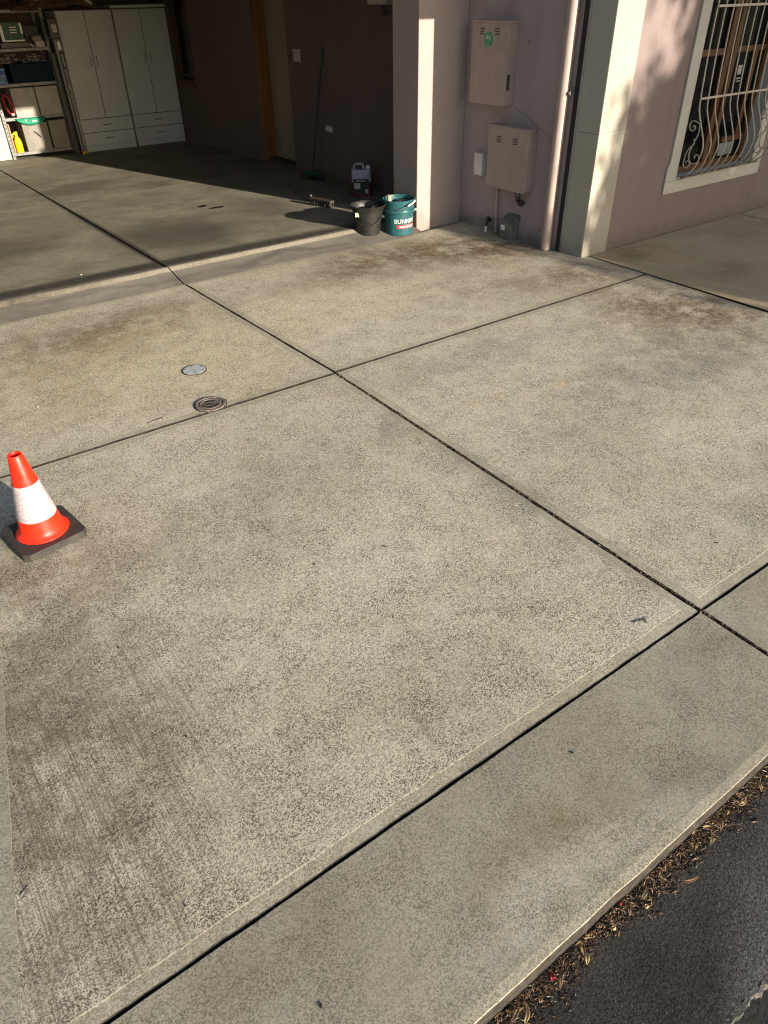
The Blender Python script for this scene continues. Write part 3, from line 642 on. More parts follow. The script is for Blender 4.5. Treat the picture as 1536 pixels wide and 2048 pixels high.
# ------------------------------------------------------------ things on the wall
def meter_box(name, label, x0, ya, yb, z0, z1, parts, lean=0):
    t = thing(name, (XW, (ya + yb) / 2, z0), label, 'meter box')
    bx('body', (x0 + .016, XW - .001, ya + .004, yb - .004, z0 + .006, z1 - .004), M['boxpaint'], t, .003)
    d = bx('door', (x0, x0 + .0145, ya, yb, z0, z1), M['boxpaint'], t, .002)
    MB().box(x0 - .006, XW - .0008, ya - .004, yb + .004, z1 - .003, z1 + .012).build('rain_hood', M['boxpaint'], t, bevel=.002)
    for (vy, vz) in parts['vents']:
        for k in range(3):
            m = MB(); m.c = 0
            m.box(x0 - .0035, x0 - .0003, vy - .029, vy + .029, vz - k * .019 + .004, vz - k * .019 + .008)
            m.c = 1; m.box(x0 - .0008, x0 - .0002, vy - .027, vy + .027, vz - k * .019 - .0035, vz - k * .019 + .004)
            m.build('louvre', [M['boxpaint'], M['cabedge']], d)
    for hz in parts['hinges']:
        MB().tube([(x0 + .006, ya - .006, hz - .045), (x0 + .006, ya - .006, hz + .045)], .0055, 8).build('hinge', M['boxpaint'], t)
    return t, d
pv, pvd = meter_box('meter_box', 'tall upper pink metal meter box with a round green PV sticker on its door', 4.7685, 4.937, 5.362, 1.045, 1.625, dict(vents=[(5.238, 1.582), (5.06, 1.582)], hinges=[1.51, 1.2]))
m = MB(); cy, cz = 5.158, 1.509; n = 40
m.add([(4.767, cy + .053 * math.cos(k * 2 * math.pi / n), cz + .053 * math.sin(k * 2 * math.pi / n)) for k in range(n)] + [(4.768, cy + .053 * math.cos(k * 2 * math.pi / n), cz + .053 * math.sin(k * 2 * math.pi / n)) for k in range(n)],
      [tuple(range(n))[::-1]] + [(k, (k+1) % n, n+(k+1) % n, n+k) for k in range(n)])
m.build('sticker', M['green'], pvd)
tf = lambda v, cy=cy, cz=cz, x=4.7662: (x, cy - v.x, cz + v.y)
tm = text_mb('PV', .05, lambda v: tf(v, cz=cz + .006)); text_mb('DC', .014, lambda v: tf(v, cz=cz - .029)).build('lettering', M['print_white'], pvd); tm.build('lettering', M['print_white'], pvd)
m = MB(); m.box(4.7677, 4.7683, 5.325, 5.36, 1.18, 1.225); m.build('worn_patch', simple('ochre_patch', (.42, .32, .15), .7), pvd)
MB().box(4.80, 4.83, 4.9395, 4.9415, 1.16, 1.27).build('vent_slot', M['cabedge'], pv)
lo, lod = meter_box('meter_box', 'lower wider pink metal meter box above the grey box and conduit', 4.7705, 4.612, 5.085, .415, .893, dict(vents=[(4.953, .82), (4.755, .822)], hinges=[.83, .50]))
MB().box(4.7698, 4.7703, 4.64, 4.66, .55, .56)
# small white junction box beside the lower one
sb = thing('junction_box', (XW, 5.26, .46), 'small white junction box on the wall left of the lower meter box', 'junction box')
bx('box_body', (XW - .05, XW - .001, 5.205, 5.318, .46, .645), M['white'], sb, .006); bx('lid', (XW - .062, XW - .0505, 5.207, 5.316, .462, .643), M['white'], sb, .005)
# conduit
cd = thing('conduit_pipe', (XW - .02, 5.0, 0), 'thin pink painted conduit pipe dropping from the lower meter box to the ground', 'pipe')
MB().tube([(XW - .022, 5.03, .414), (XW - .022, 5.025, .2), (XW - .022, 5.005, .004)], .0125, 10).build('pipe', M['pipe'], cd)
MB().tube([(XW - .022, 5.028, .27), (XW - .022, 5.024, .23)], .0155, 10).build('coupling', M['pipe'], cd)
# black overflow elbow
el = thing('drain_elbow', (XW - .05, 4.72, .30), 'black plastic drain elbow hanging under the lower meter box', 'pipe')
MB().tube([(XW - .055, 4.735, .413), (XW - .055, 4.735, .37), (XW - .055, 4.72, .335), (XW - .06, 4.69, .318), (XW - .07, 4.665, .322), (XW - .075, 4.645, .335)], .021, 12).build('elbow', M['black'], el)
MB().tube([(XW - .055, 4.735, .402), (XW - .055, 4.735, .375)], .026, 12).build('collar', M['steel'], el)
# grey box at the foot of the wall
gb = thing('utility_box', (4.83, 4.79, 0), 'weathered grey metal box with a torn white label on the ground below the elbow', 'utility box')
MB().prism([(4.775, 4.735), (4.885, 4.735), (4.885, 4.86), (4.775, 4.86)], .0, .15).build('box_body', M['gbox'], gb, bevel=.004)
m = MB(); m.add([(4.765, 4.725, .15), (4.887, 4.725, .205), (4.887, 4.87, .205), (4.765, 4.87, .15), (4.765, 4.725, .142), (4.887, 4.725, .15), (4.887, 4.87, .15), (4.765, 4.87, .142)],
      [(0, 1, 2, 3)[::-1], (4, 5, 6, 7), (0, 4, 5, 1)[::-1], (2, 6, 7, 3)[::-1], (0, 3, 7, 4)[::-1], (1, 5, 6, 2)[::-1]]); m.build('lid', M['gbox'], gb, bevel=.003)
MB().box(4.7728, 4.7742, 4.80, 4.85, .078, .122).build('paper_label', M['print_white'], gb)
# tap with tag
tp = thing('garden_tap', (4.86, 5.10, 0), 'small black garden tap with a green tie and white tag low on the wall', 'tap')
MB().tube([(4.885, 5.105, .09), (4.85, 5.105, .09), (4.835, 5.105, .07), (4.835, 5.105, .045)], .013, 10).build('spout', M['black'], tp)
MB().tube([(4.85, 5.105, .09), (4.85, 5.105, .125)], .018, 10).build('handle', M['black'], tp)
MB().tube([(4.835, 5.103, .05), (4.83, 5.09, .03), (4.838, 5.10, .012), (4.825, 5.085, .006)], .004, 6).build('tie', M['greenpl'], tp)
MB().box(4.80, 4.803, 5.06, 5.09, .002, .055).build('tag', M['print_white'], tp)
wi = thing('cable', (4.87, 5, .09), 'thin wire from the garden tap across to the grey utility box', 'cable')
MB().tube([(4.86, 5.10, .1), (4.87, 5.02, .12), (4.87, 4.95, .128), (4.865, 4.87, .125)], .002, 5).build('wire', M['black'], wi)
# screw holes
for (y, z) in ((4.816, 1.492), (4.488, .122)): MB().tube([(XW - .001, y, z), (XW + .01, y, z)], .006, 8).build('screw_hole', M['cabedge'], house)
# downpipe
dp = thing('downpipe', (4.835, 4.33, 0), 'round pink painted downpipe beside the cream corner pier', 'downpipe')
MB().tube([(4.832, 4.343, .006), (4.832, 4.343, 1.2), (4.832, 4.343, 2.5)], .042, 24).build('pipe', M['pipe'], dp)
MB().tube([(4.832, 4.343, 1.175), (4.832, 4.343, 1.20)], .0445, 24).build('bracket', M['pipe'], dp)
m = MB(); m.box(4.83, 4.888, 4.272, 4.299, 1.172, 1.203); m.tube([(4.835, 4.285, 1.187), (4.82, 4.285, 1.187)], .01, 8); m.build('clip', M['steel'], dp)
# garage wall fittings
swp = thing('light_switch', (XW, 8.5, 1.2), 'white switch plate on the garage wall beside the door', 'switch')
bx('plate', (XW - .01, XW - .001, 8.44, 8.60, 1.185, 1.31), M['card'], swp, .003)
MB().box(XW - .013, XW - .0105, 8.555, 8.575, 1.255, 1.28).build('rocker', M['cabedge'], swp)
MB().box(XW - .013, XW - .0105, 8.555, 8.57, 1.205, 1.218).build('rocker', M['steel'], swp)
ps = thing('power_point', (XW, 7.9, .55), 'cream double power point low on the garage wall near the broom', 'power point')
bx('plate', (XW - .01, XW - .001, 7.815, 7.965, .525, .59), M['card'], ps, .003)
for k in (0, 1): MB().box(XW - .013, XW - .0105, 7.84 + k * .07, 7.87 + k * .07, .54, .57).build('socket', M['white'], ps)
rk = thing('wall_reel', (XW, 6.75, 1.73), 'white wall mounted housing with black hooks high beside the pillar', 'wall reel')
bx('housing', (XW - .12, XW - .001, 6.60, 6.90, 1.735, 1.98), M['card'], rk, .02)
for y in (6.66, 6.70, 6.73): MB().tube([(XW - .06, y, 1.736), (XW - .06, y, 1.70), (XW - .075, y - .02, 1.655), (XW - .06, y - .035, 1.66), (XW - .05, y - .03, 1.69)], .006, 6).build('hook', M['black'], rk)

# ------------------------------------------------------------ garage contents
def wardrobe(label, x0, x1, top, ymid=None):
    y = 12.28; zf = -.078; t = thing('wardrobe', ((x0 + x1) / 2, y, zf), label, 'wardrobe', 'pair of white laminate wardrobes in the garage')
    bx('carcass', (x0, x1, y + .030, 12.80, zf + .07, top), M['cab'], t, .001); bx('door_gap', (x0 + .003, x1 - .003, y + .0165, y + .0295, zf + .077, top - .006), M['cabedge'], t, 0)
    bx('plinth', (x0 + .002, x1 - .002, y + .006, y + .017, zf + .001, zf + .075), M['cab'], t, .001)
    xm = (x0 + x1) / 2; g_ = .004
    for k, (a, b_) in enumerate(((x0 + .002, xm - g_), (xm + g_, x1 - .002))):
        d = bx('door', (a, b_, y, y + .016, .359, top - .004), M['cab'], t, .001)
        hx = b_ - .04 if k == 0 else a + .04
        MB().tube([(hx, y + .001, 1.01), (hx, y - .024, 1.015), (hx, y - .026, 1.07), (hx, y - .024, 1.125), (hx, y + .001, 1.13)], .005, 8).build('handle', M['steel'], d)
    for z0, z1 in ((.001, .170), (.179, .350)):
        d = bx('drawer', (x0 + .002, x1 - .002, y, y + .016, z0, z1), M['cab'], t, .001); zc = (z0 + z1) / 2 + .005
        MB().tube([(xm - .06, y + .001, zc), (xm - .055, y - .024, zc), (xm, y - .026, zc), (xm + .055, y - .024, zc), (xm + .06, y + .001, zc)], .005, 8).build('handle', M['steel'], d)
    return t
wardrobe('left white wardrobe with two doors and two drawers beside the ladder', 3.29, 4.065, 1.675)
wr = wardrobe('right white wardrobe with two doors and two drawers, near the garage window', 4.085, 4.872, 1.675)
bx('top_board', (4.06, 4.875, 12.27, 12.80, 1.687, 1.722), M['cab'], wr, .001)

sh = thing('shelving_unit', (2.7, 12.45, -.08), 'galvanised steel shelving unit loaded with boxes left of the ladder', 'shelving')
YS = 12.42
for x in (2.262, 3.12):
    for y in (YS, 12.86):
        m = MB(); m.c = 0; m.box(x, x + .038, y, y + .003, -.078, 2.0); m.box(x, x + .003, y + .003, y + .038, -.078, 2.0)
        if y == YS:
            m.c = 1
            for k in range(40): m.box(x + .014, x + .024, y - .0006, y - .0001, -.04 + k * .05, -.018 + k * .05)
        m.build('post', [M['steel'], M['cabedge']], sh)
for z in (.0, .445, .855, 1.265, 1.70):
    m = MB(); m.box(2.30, 3.12, YS + .005, 12.85, z - .004, z); m.box(2.30, 3.12, YS + .001, YS + .0045, z - .035, z + .002); m.build('shelf', M['steel'], sh)
# cream cupboard at the far left, in the sun
cc = thing('cupboard', (1.9, 12.4, -.08), 'pale cream cupboard at the left edge beside the shelving post', 'cupboard')
bx('carcass', (1.45, 2.25, 12.46, 12.85, -.078, .80), M['card'], cc, .002); bx('door', (1.452, 2.248, 12.44, 12.457, .06, .798), M['card'], cc, .002); bx('kickboard', (1.452, 2.248, 12.446, 12.458, -.076, .054), M['card'], cc, .001)

def fbox(label, x0, x1, z0, z1, mat, yoff=0, y1=12.8):
    y = YS + .008 + yoff; t = thing('storage_box', ((x0 + x1) / 2, y, z0), label, 'storage box', 'fabric storage cubes on the lower shelves')
    m = MB(); N = 10; vs = []; fs = []
    for j in range(N + 1):
        for i in range(N + 1):
            a, b_ = i / N, j / N; bul = .012 * math.sin(math.pi * a) * math.sin(math.pi * b_) + .006 * noise.noise(Vector((x0 * 7 + a * 3, b_ * 3, 1)))
            vs.append((x0 + (x1 - x0) * a, y - bul + .006, z0 + (z1 - z0) * b_))
    for j in range(N):
        for i in range(N): fs.append((j*(N+1)+i, j*(N+1)+i+1, (j+1)*(N+1)+i+1, (j+1)*(N+1)+i))
    m.add(vs, fs, True); m.box(x0, x1, y + .0065, y1, z0, z1); m.build('fabric_body', mat, t)
    return t, y
a, ya_ = fbox('taupe fabric storage box with dark pull strap on bottom shelf by the yellow bottle', 2.50, 2.845, .002, .36, M['fabric2'])
MB().tube([(2.64, ya_ - .016, .255), (2.67, ya_ - .024, .235), (2.70, ya_ - .024, .20), (2.72, ya_ - .016, .175)], .006, 6).build('pull_strap', M['black'], a)
fbox('shaded taupe fabric storage box at the right end of the bottom shelf', 2.875, 3.115, .002, .37, M['fabric2'], .02)
fbox('pale grey fabric storage box on the second shelf beside the red cable', 2.475, 2.79, .447, .80, M['fabric'])
c4, yc4 = fbox('pale grey fabric storage box at the right end of the second shelf', 2.81, 3.115, .447, .80, M['fabric'], .01)
MB().tube([(2.92, yc4 - .012, .74), (2.96, yc4 - .016, .735), (3.0, yc4 - .014, .705)], .003, 6).build('pull_strap', M['fabric2'], c4)
# yellow bottle
yb_ = thing('bottle', (2.40, 12.41, 0), 'bright yellow plastic bottle on the bottom shelf beside the post', 'bottle')
MB().lathe([(0, 0), (.047, 0), (.05, .01), (.05, .13), (.045, .16), (.02, .21), (.018, .235), (0, .236)], (2.395, YS + .06), 24, base=.001).build('body', M['yellow'], yb_)
MB().lathe([(0, 0), (.024, 0), (.024, .03), (0, .031)], (2.395, YS + .06), 20, base=.237).build('cap', M['yellow'], yb_)
MB().tube([(2.375, YS + .05, .25), (2.345, YS + .045, .235), (2.34, YS + .04, .20)], .01, 8).build('trigger', M['yellow'], yb_)
ct = bx('card_sheet', (2.318, 2.335, YS + .05, YS + .3, .002, .37), simple('peach_card', (.5, .25, .13), .8), None, .001, loc=(2.33, 12.5, 0)); tag(ct, 'peach coloured card standing between the post and the yellow bottle', 'card')
# green bag
bagm = MB(); N = 16; vs = []; fs = []
for j in range(7):
    for i in range(N + 1):
        a_ = i / N; b_ = j / 6; x = 2.43 + .42 * a_; top = .435 - .002; low = .435 - .095 * (math.sin(math.pi * a_) ** .55) - .002
        z = top + (low - top) * b_; y = YS - .004 - .025 * math.sin(math.pi * b_ * .8) - .01 * noise.noise(Vector((a_ * 9, b_ * 3, 0)))
        vs.append((x, y, z))
for j in range(6):
    for i in range(N): fs.append((j*(N+1)+i, (j+1)*(N+1)+i, (j+1)*(N+1)+i+1, j*(N+1)+i+1))
bagm.add(vs, fs, True); bg_ = thing('shopping_bag', (2.64, YS, .36), 'green plastic bag with white lettering sagging over the bottom shelf boxes', 'bag')
bo = bagm.build('bag_body', M['bag'], bg_); so_ = bo.modifiers.new('t', 'SOLIDIFY'); so_.thickness = .002
text_mb('Y', .05, lambda v: (2.565 + v.x, YS - .034, .400 + v.y)).build('lettering', M['print_white'], bg_); text_mb('soo', .05, lambda v: (2.68 + v.x, YS - .036, .394 + v.y)).build('lettering', M['print_white'], bg_)
# red cable hanging coil
rc = thing('cable_coil', (2.39, YS, .45), 'red extension cable coiled on edge at the left of the second shelf', 'cable')
m = MB()
for k in range(4):
    P = [(2.395 + (.042 + k * .004) * math.cos(t / 24 * 6.283) + .035 - .05 * (.5 + .5 * math.sin(t / 24 * 6.283)), YS + .01 + k * .009, .60 + (.125 + k * .003) * math.sin(t / 24 * 6.283)) for t in range(25)]
    m.tube(P, .0065, 6, caps=False)
m.build('coil', M['red'], rc); MB().lathe([(0, 0), (.022, .0), (.026, .012), (.015, .03), (0, .032)], (2.425, YS + .01), 16, base=.475).build('plug', M['card'], rc)
# blue basket
bb = thing('basket', (2.37, YS, .86), 'blue plastic basket with slotted sides on the third shelf', 'basket')
m = MB(); x0, x1, z0, z1 = 2.16, 2.475, .862, 1.045; n = 14
m.box(x0, x1, YS + .012, YS + .02, z0, z0 + .025); m.box(x0, x1, YS + .01, YS + .022, z1 - .03, z1); m.box(x0, x1, YS + .012, YS + .02, .945, .96)
for k in range(n + 1): xx = x0 + (x1 - x0 - .008) * k / n; m.box(xx, xx + .009, YS + .0125, YS + .0195, z0 + .025, z1 - .03)
m.box(x1 - .008, x1, YS + .0225, 12.7, z0, z1); m.box(x0, x0 + .008, YS + .0225, 12.7, z0, z1); m.box(x0 + .008, x1 - .008, 12.69, 12.7, z0, z1)
m.build('slatted_body', M['blue'], bb); MB().box(x0 + .01, x1 - .01, YS + .05, 12.66, z0 + .003, z0 + .11).build('contents', M['card'], bb)
tt = bx('storage_tub', (2.55, 3.11, YS + .01, 12.78, .858, 1.09), M['tealtub'], None, .012, loc=(2.83, 12.5, .86)); tag(tt, 'dark teal plastic tub on the third shelf beside the blue basket', 'tub')
# clear wrapped bundles above tub
rd = random.Random(5)
for (cx, label) in ((2.62, 'clear plastic wrapped bundle at the left on the teal tub'), (2.93, 'bundle of pale cords lying at the right on the teal tub')):
    m = MB()
    for k in range(16):
        p = Vector((cx + rd.uniform(-.1, .1), YS + .06 + rd.random() * .05, 1.10 + rd.random() * .08)); P = [p]
        for q in range(5): P.append(P[-1] + Vector((rd.uniform(-.05, .05), rd.uniform(-.02, .02), rd.uniform(-.03, .03)))); P[-1].z = max(1.096, min(1.19, P[-1].z))
        m.tube(P, .004, 5)
    o = m.build('cord_bundle', M['clear'], None, loc=(cx, 12.5, 1.1)); tag(o, label, 'cord')
# fourth shelf
cp = bx('container', (2.15, 2.47, YS + .03, YS + .33, 1.268, 1.50), M['card'], None, .01, loc=(2.3, 12.5, 1.27)); tag(cp, 'cream container at the left edge of the fourth shelf', 'container')
gbk = thing('product_box', (2.68, YS, 1.27), 'green and black box with white print standing on the fourth shelf', 'box')
bx('carton', (2.56, 2.86, YS + .05, YS + .2, 1.34, 1.56), simple('green_carton', (.03, .09, .06), .6), gbk, .002); bx('base_case', (2.52, 2.90, YS + .04, YS + .25, 1.267, 1.339), M['black'], gbk, .01)
m = MB(); m.box(2.60, 2.86, YS + .047, YS + .0495, 1.345, 1.36); m.box(2.83, 2.855, YS + .047, YS + .0495, 1.43, 1.55); m.box(2.565, 2.60, YS + .047, YS + .0495, 1.345, 1.53)
for k in range(3): m.box(2.69, 2.78, YS + .047, YS + .0495, 1.44 + k * .03, 1.45 + k * .03)
m.build('printed_label', M['print_white'], gbk)
wb = thing('small_carton', (3.05, YS, 1.27), 'small white carton with dark lid at the right end of the fourth shelf', 'carton')
bx('carton', (2.98, 3.10, YS + .03, YS + .12, 1.268, 1.335), M['card'], wb, .003); bx('top_carton', (2.96, 3.08, YS + .05, YS + .14, 1.337, 1.40), M['fabric2'], wb, .003)
for k in range(2):
    o = MB().tube([(2.80 + k * .03, YS + .06, 1.33 + k * .012), (2.96, YS + .04, 1.275 + k * .01)], .006, 6).build('rod', M['card'], None, loc=(2.88, 12.48, 1.3)); tag(o, ['lower white rod leaning on the fourth shelf', 'upper white rod leaning on the fourth shelf'][k], 'rod')
pc = bx('dark_case', (2.90, 3.10, YS + .2, 12.8, 1.268, 1.52), simple('dark_case', (.03, .025, .025), .6), None, .01, loc=(3, 12.7, 1.27)); tag(pc, 'dark case at the back right of the fourth shelf', 'case')
# canvas and bag on the top
def lump(name, cx, cy, cz, rx, ry, rz, mat, label, cat, seed):
    m = MB(); bm = bmesh.new(); bmesh.ops.create_icosphere(bm, subdivisions=4, radius=1)
    vs = []
    for v in bm.verts:
        p = v.co.copy(); k = 1 + .35 * noise.noise(p * 1.6 + Vector((seed, 0, 0))) + .16 * noise.noise(p * 4 + Vector((seed, 3, 0))) + .07 * noise.noise(p * 10)
        vs.append((cx + p.x * rx * k, cy + p.y * ry * k, cz + max(-.9, p.z) * rz * k))
    m.add(vs, [tuple(q.index for q in f.verts) for f in bm.faces], True); bm.free()
    o = m.build(name, mat, None, loc=(cx, cy, cz)); return tag(o, label, cat)
lump('canvas_bundle', 3.30, 12.50, 1.77, .36, .18, .085, M['brown'], 'crumpled brown canvas bundle on top of the left wardrobe', 'canvas', 2)
lump('canvas_roll', 2.93, 12.56, 1.72, .28, .2, .06, M['brown'], 'brown canvas roll drooping over the top shelf', 'canvas', 9)
lump('white_bag', 3.12, 12.42, 1.86, .17, .13, .075, M['card'], 'crumpled white bag lying on the brown canvas', 'bag', 4)
tb = MB().tube([(3.66, 12.36, 1.86), (3.83, 12.28, 1.745)], .022, 12).build('paper_roll', M['card'], None, loc=(3.75, 12.3, 1.8)); tag(tb, 'short white roll end on top of the wardrobes', 'roll')
tb2 = MB().tube([(3.84, 12.275, 1.74), (3.87, 12.262, 1.70)], [.04, .028], 12); tb2.tube([(3.55, 12.42, 1.77), (3.84, 12.30, 1.735)], .035, 10); o = tb2.build('canvas_sleeve', M['brown'], None, loc=(3.8, 12.3, 1.72)); tag(o, 'brown sleeve hanging over the wardrobe top edge', 'sleeve')

# folded ladder
ld = thing('folded_ladder', (3.23, 12.2, -.08), 'folded aluminium step ladder with black top cap standing beside the left wardrobe', 'ladder')
def rail(x0, x1, y0, y1, xo):
    m = MB(); zt = 1.36; z0 = -.035
    m.add([(x0, y0, z0), (x1, y0, z0), (x1, y1, z0), (x0, y1, z0), (x0 + xo, y0, zt), (x1 + xo, y0, zt), (x1 + xo, y1, zt), (x0 + xo, y1, zt)], [(0,3,2,1),(4,5,6,7),(0,1,5,4),(1,2,6,5),(2,3,7,6),(3,0,4,7)]); return m
m = rail(3.195, 3.225, 12.20, 12.235, -.03); m.build('rail', M['steel'], ld, bevel=.002)
m = rail(3.232, 3.275, 12.19, 12.215, -.03); rl = m.build('rail', M['steel'], ld, bevel=.002)
for x0, x1 in ((3.193, 3.227), (3.230, 3.277)): bx('foot', (x0, x1, 12.185, 12.24, -.078, -.036), simple('orange_foot', (.5, .25, .03), .6), ld, .003)
bx('top_cap', (3.13, 3.26, 12.16, 12.30, 1.362, 1.60), M['black'], ld, .01)
MB().box(3.20, 3.245, 12.1885, 12.1895, 1.235, 1.33).build('sticker', M['print_white'], rl)
bx('tool_tray_label', (3.17, 3.235, 12.157, 12.159, 1.44, 1.53), M['card'], ld, 0)
slope = lambda z: -.03 * (z + .035) / 1.395
zz0 = 1.11
m = MB(); zt, zb = 1.215, 1.0
m.add([(3.235 + slope(zb), 12.1885, zb), (3.273 + slope(zb), 12.1885, zb), (3.273 + slope(zt), 12.1885, zt), (3.235 + slope(zt), 12.1885, zt)], [(0, 1, 2, 3)]); m.build('sticker', M['cabedge'], rl)
text_mb('BAILEY', .05, lambda v: (3.254 + slope(1.107 - v.x) + v.y * .8, 12.1875, 1.107 - v.x)).build('lettering', M['print_white'], rl)
M['gst'] = simple('grey_sticker', (.1, .1, .1), .6)
for (a1, b1) in ((.93, .965), (.84, .90), (.79, .81), (.70, .75), (.62, .66)): MB().box(3.24 + slope(a1), 3.266 + slope(a1), 12.1878, 12.1888, a1, b1).build('sticker', M['gst'], rl)
m = MB()
for z in (.1, .35, .6, .8): m.tube([(3.25 + slope(z), 12.188, z), (3.25 + slope(z), 12.18, z)], .008, 8)
m.build('rivet', M['white'], ld)
o = MB().box(3.12, 3.20, 12.32, 12.36, -.078, 1.2).build('black_plank', M['black'], None, loc=(3.15, 12.34, 0)); tag(o, 'dark board standing behind the ladder beside the shelving', 'board')

# broom
br = thing('broom', (4.74, 8.05, .02), 'long handled green broom leaning against the garage wall', 'broom')
hb = Vector((4.70, 8.02, .105)); ht = Vector((4.873, 7.93, 1.345))
MB().tube([hb, hb.lerp(ht, .86)], .0115, 10).build('handle', simple('dark_green_metal', (.006, .010, .009), .5), br)
MB().tube([hb.lerp(ht, .86), ht - (ht - hb) * .03], .014, 10).build('grip', M['greenpl'], br)
MB().tube([ht - (ht - hb) * .03, ht], .015, 10).build('end_cap', M['black'], br)
m = MB(); c = Vector((4.69, 8.0, .09)); d = Vector((.15, -.98, 0)).normalized()
m.tube([c - d * .17 + Vector((0, 0, -.01)), c - d * .08, c, c + d * .08, c + d * .17 + Vector((0, 0, -.01))], [.008, .016, .024, .016, .008], 10); m.tube([c, hb], .018, 10); m.build('head', M['greenpl'], br)
m = MB(); rd = random.Random(8)
for k in range(260):
    t = rd.uniform(-.17, .17); s0 = c + d * t + Vector((rd.uniform(-.012, .012), 0, -.008)); m.tube([s0, s0 + d * t * .12 + Vector((rd.uniform(-.04, .04), 0, -.068))], .0018, 3)
bs = m.build('bristles', M['black'], br); bs['kind'] = 'stuff'
# scrubbing brush lying on the floor
sc = thing('scrubbing_brush', (4.0, 6.9, .06), 'dark long handled scrubbing brush lying on the garage floor by the shadow edge', 'brush')
MB().tube([(4.32, 7.85, .05), (4.30, 7.80, .048), (4.02, 6.92, .12)], [.013, .010, .011], 8).build('handle', simple('grey_plastic', (.08, .08, .08), .5), sc)
m = MB(); d = Vector((.26, -.96, 0)).normalized(); e = Vector((d.y, -d.x, 0)); c = Vector((4.02, 6.72, .115))
def obox(m, c, d, e, L, W, z0, z1, tw=1.):
    m.add([c + d*sx*L + e*sy*W*(tw if sz else 1) + Vector((0, 0, z - c.z)) for sz, z in ((0, z0), (1, z1)) for sx, sy in ((-1, -1), (1, -1), (1, 1), (-1, 1))], [(0,3,2,1),(4,5,6,7),(0,1,5,4),(1,2,6,5),(2,3,7,6),(3,0,4,7)]); return m
obox(m, c, d, e, .15, .032, .098, .122).build('brush_block', simple('worn_wood', (.045, .035, .022), .7), sc, bevel=.005)
m = MB(); rd = random.Random(4)
for k in range(300):
    s0 = c + d * rd.uniform(-.145, .145) + e * rd.uniform(-.028, .028); s0.z = .099; m.tube([s0, Vector((s0.x + rd.uniform(-.008, .008), s0.y + rd.uniform(-.008, .008), .052))], .0022, 3)
bs = m.build('bristles', simple('pale_bristle', (.05, .045, .035), .8), sc); bs['kind'] = 'stuff'
# jerry can
jc = thing('jerry_can', (4.6, 6.9, .05), 'translucent jerry can of magenta cleaner with black label against the garage wall', 'jerry can')
def rrect(x0, x1, y0, y1, r, n=5):
    P = []
    for cx, cy, a0 in ((x1 - r, y1 - r, 0), (x0 + r, y1 - r, 90), (x0 + r, y0 + r, 180), (x1 - r, y0 + r, 270)):
        for k in range(n + 1): a = R_(a0 + 90 * k / n); P.append((cx + r * math.cos(a), cy + r * math.sin(a)))
    return P
jx0, jx1, jy0, jy1, jz = 4.56, 4.68, 6.745, 6.955, .05
ang = .80; jc_c = Vector((4.62, 6.85, 0))
def jr(v): p = Matrix.Rotation(ang, 3, 'Z') @ (Vector(v) - jc_c); return p + jc_c
MB().prism(rrect(jx0, jx1, jy0, jy1, .025), jz, jz + .135).xform(jr).build('lower_body', M['pinkliq'], jc, bevel=.006)
MB().prism(rrect(jx0, jx1, jy0, jy1, .025), jz + .1355, jz + .265).xform(jr).build('upper_body', M['jerry'], jc, bevel=.012)
m = MB(); m.tube([(4.62, 6.94, jz + .255), (4.62, 6.93, jz + .300), (4.62, 6.90, jz + .312), (4.62, 6.84, jz + .312), (4.62, 6.825, jz + .265)], .013, 10); m.xform(jr).build('carry_handle', M['jerry'], jc)
m = MB(); m.lathe([(0, 0), (.024, 0), (.024, .028), (.02, .032), (0, .032)], (4.62, 6.78), 20, base=jz + .27); m.lathe([(.02, 0), (.02, .02)], (4.62, 6.78), 16, base=jz + .255); m.xform(jr).build('cap', M['white'], jc)
m = MB().box(jx0 - .002, jx0 - .0005, jy0 + .02, jy1 - .02, jz + .03, jz + .175); m.xform(jr).build('label_panel', M['cabedge'], jc)
m = MB(); m.box(jx0 - .0035, jx0 - .0022, 6.86, 6.925, jz + .075, jz + .135); m.box(jx0 - .0035, jx0 - .0022, 6.775, 6.81, jz + .035, jz + .075)
for k in range(7): m.box(jx0 - .0035, jx0 - .0022, 6.80 + k * .016, 6.811 + k * .016, jz + .152, jz + .164)
m.xform(jr).build('label_print', M['card'], jc)
# black wet marks
for k, (cx, cy, sx, sy, lab) in enumerate(((3.085, 7.59, .055, .03, 'left of two small black wet marks on the sunlit garage floor'), (3.17, 7.43, .075, .03, 'right of two small black wet marks on the sunlit garage floor'))):
    P = []
    for i in range(28):
        a = i / 28 * 6.283; q = 1 + .5 * noise.noise(Vector((math.cos(a) * 1.6 + k * 5, math.sin(a) * 1.6, 0))) + .2 * noise.noise(Vector((math.cos(a) * 5 + k, math.sin(a) * 5, 2)))
        P.append((cx + sx * q * math.cos(a) + .01 * math.sin(a), cy + sy * q * math.sin(a)))
    m = MB(); zb = gz(0, cy); m.prism(P, zb - .003, zb + .004); o = m.build('oil_mark', M['stain'], None, loc=(cx, cy, zb)); tag(o, lab, 'stain')

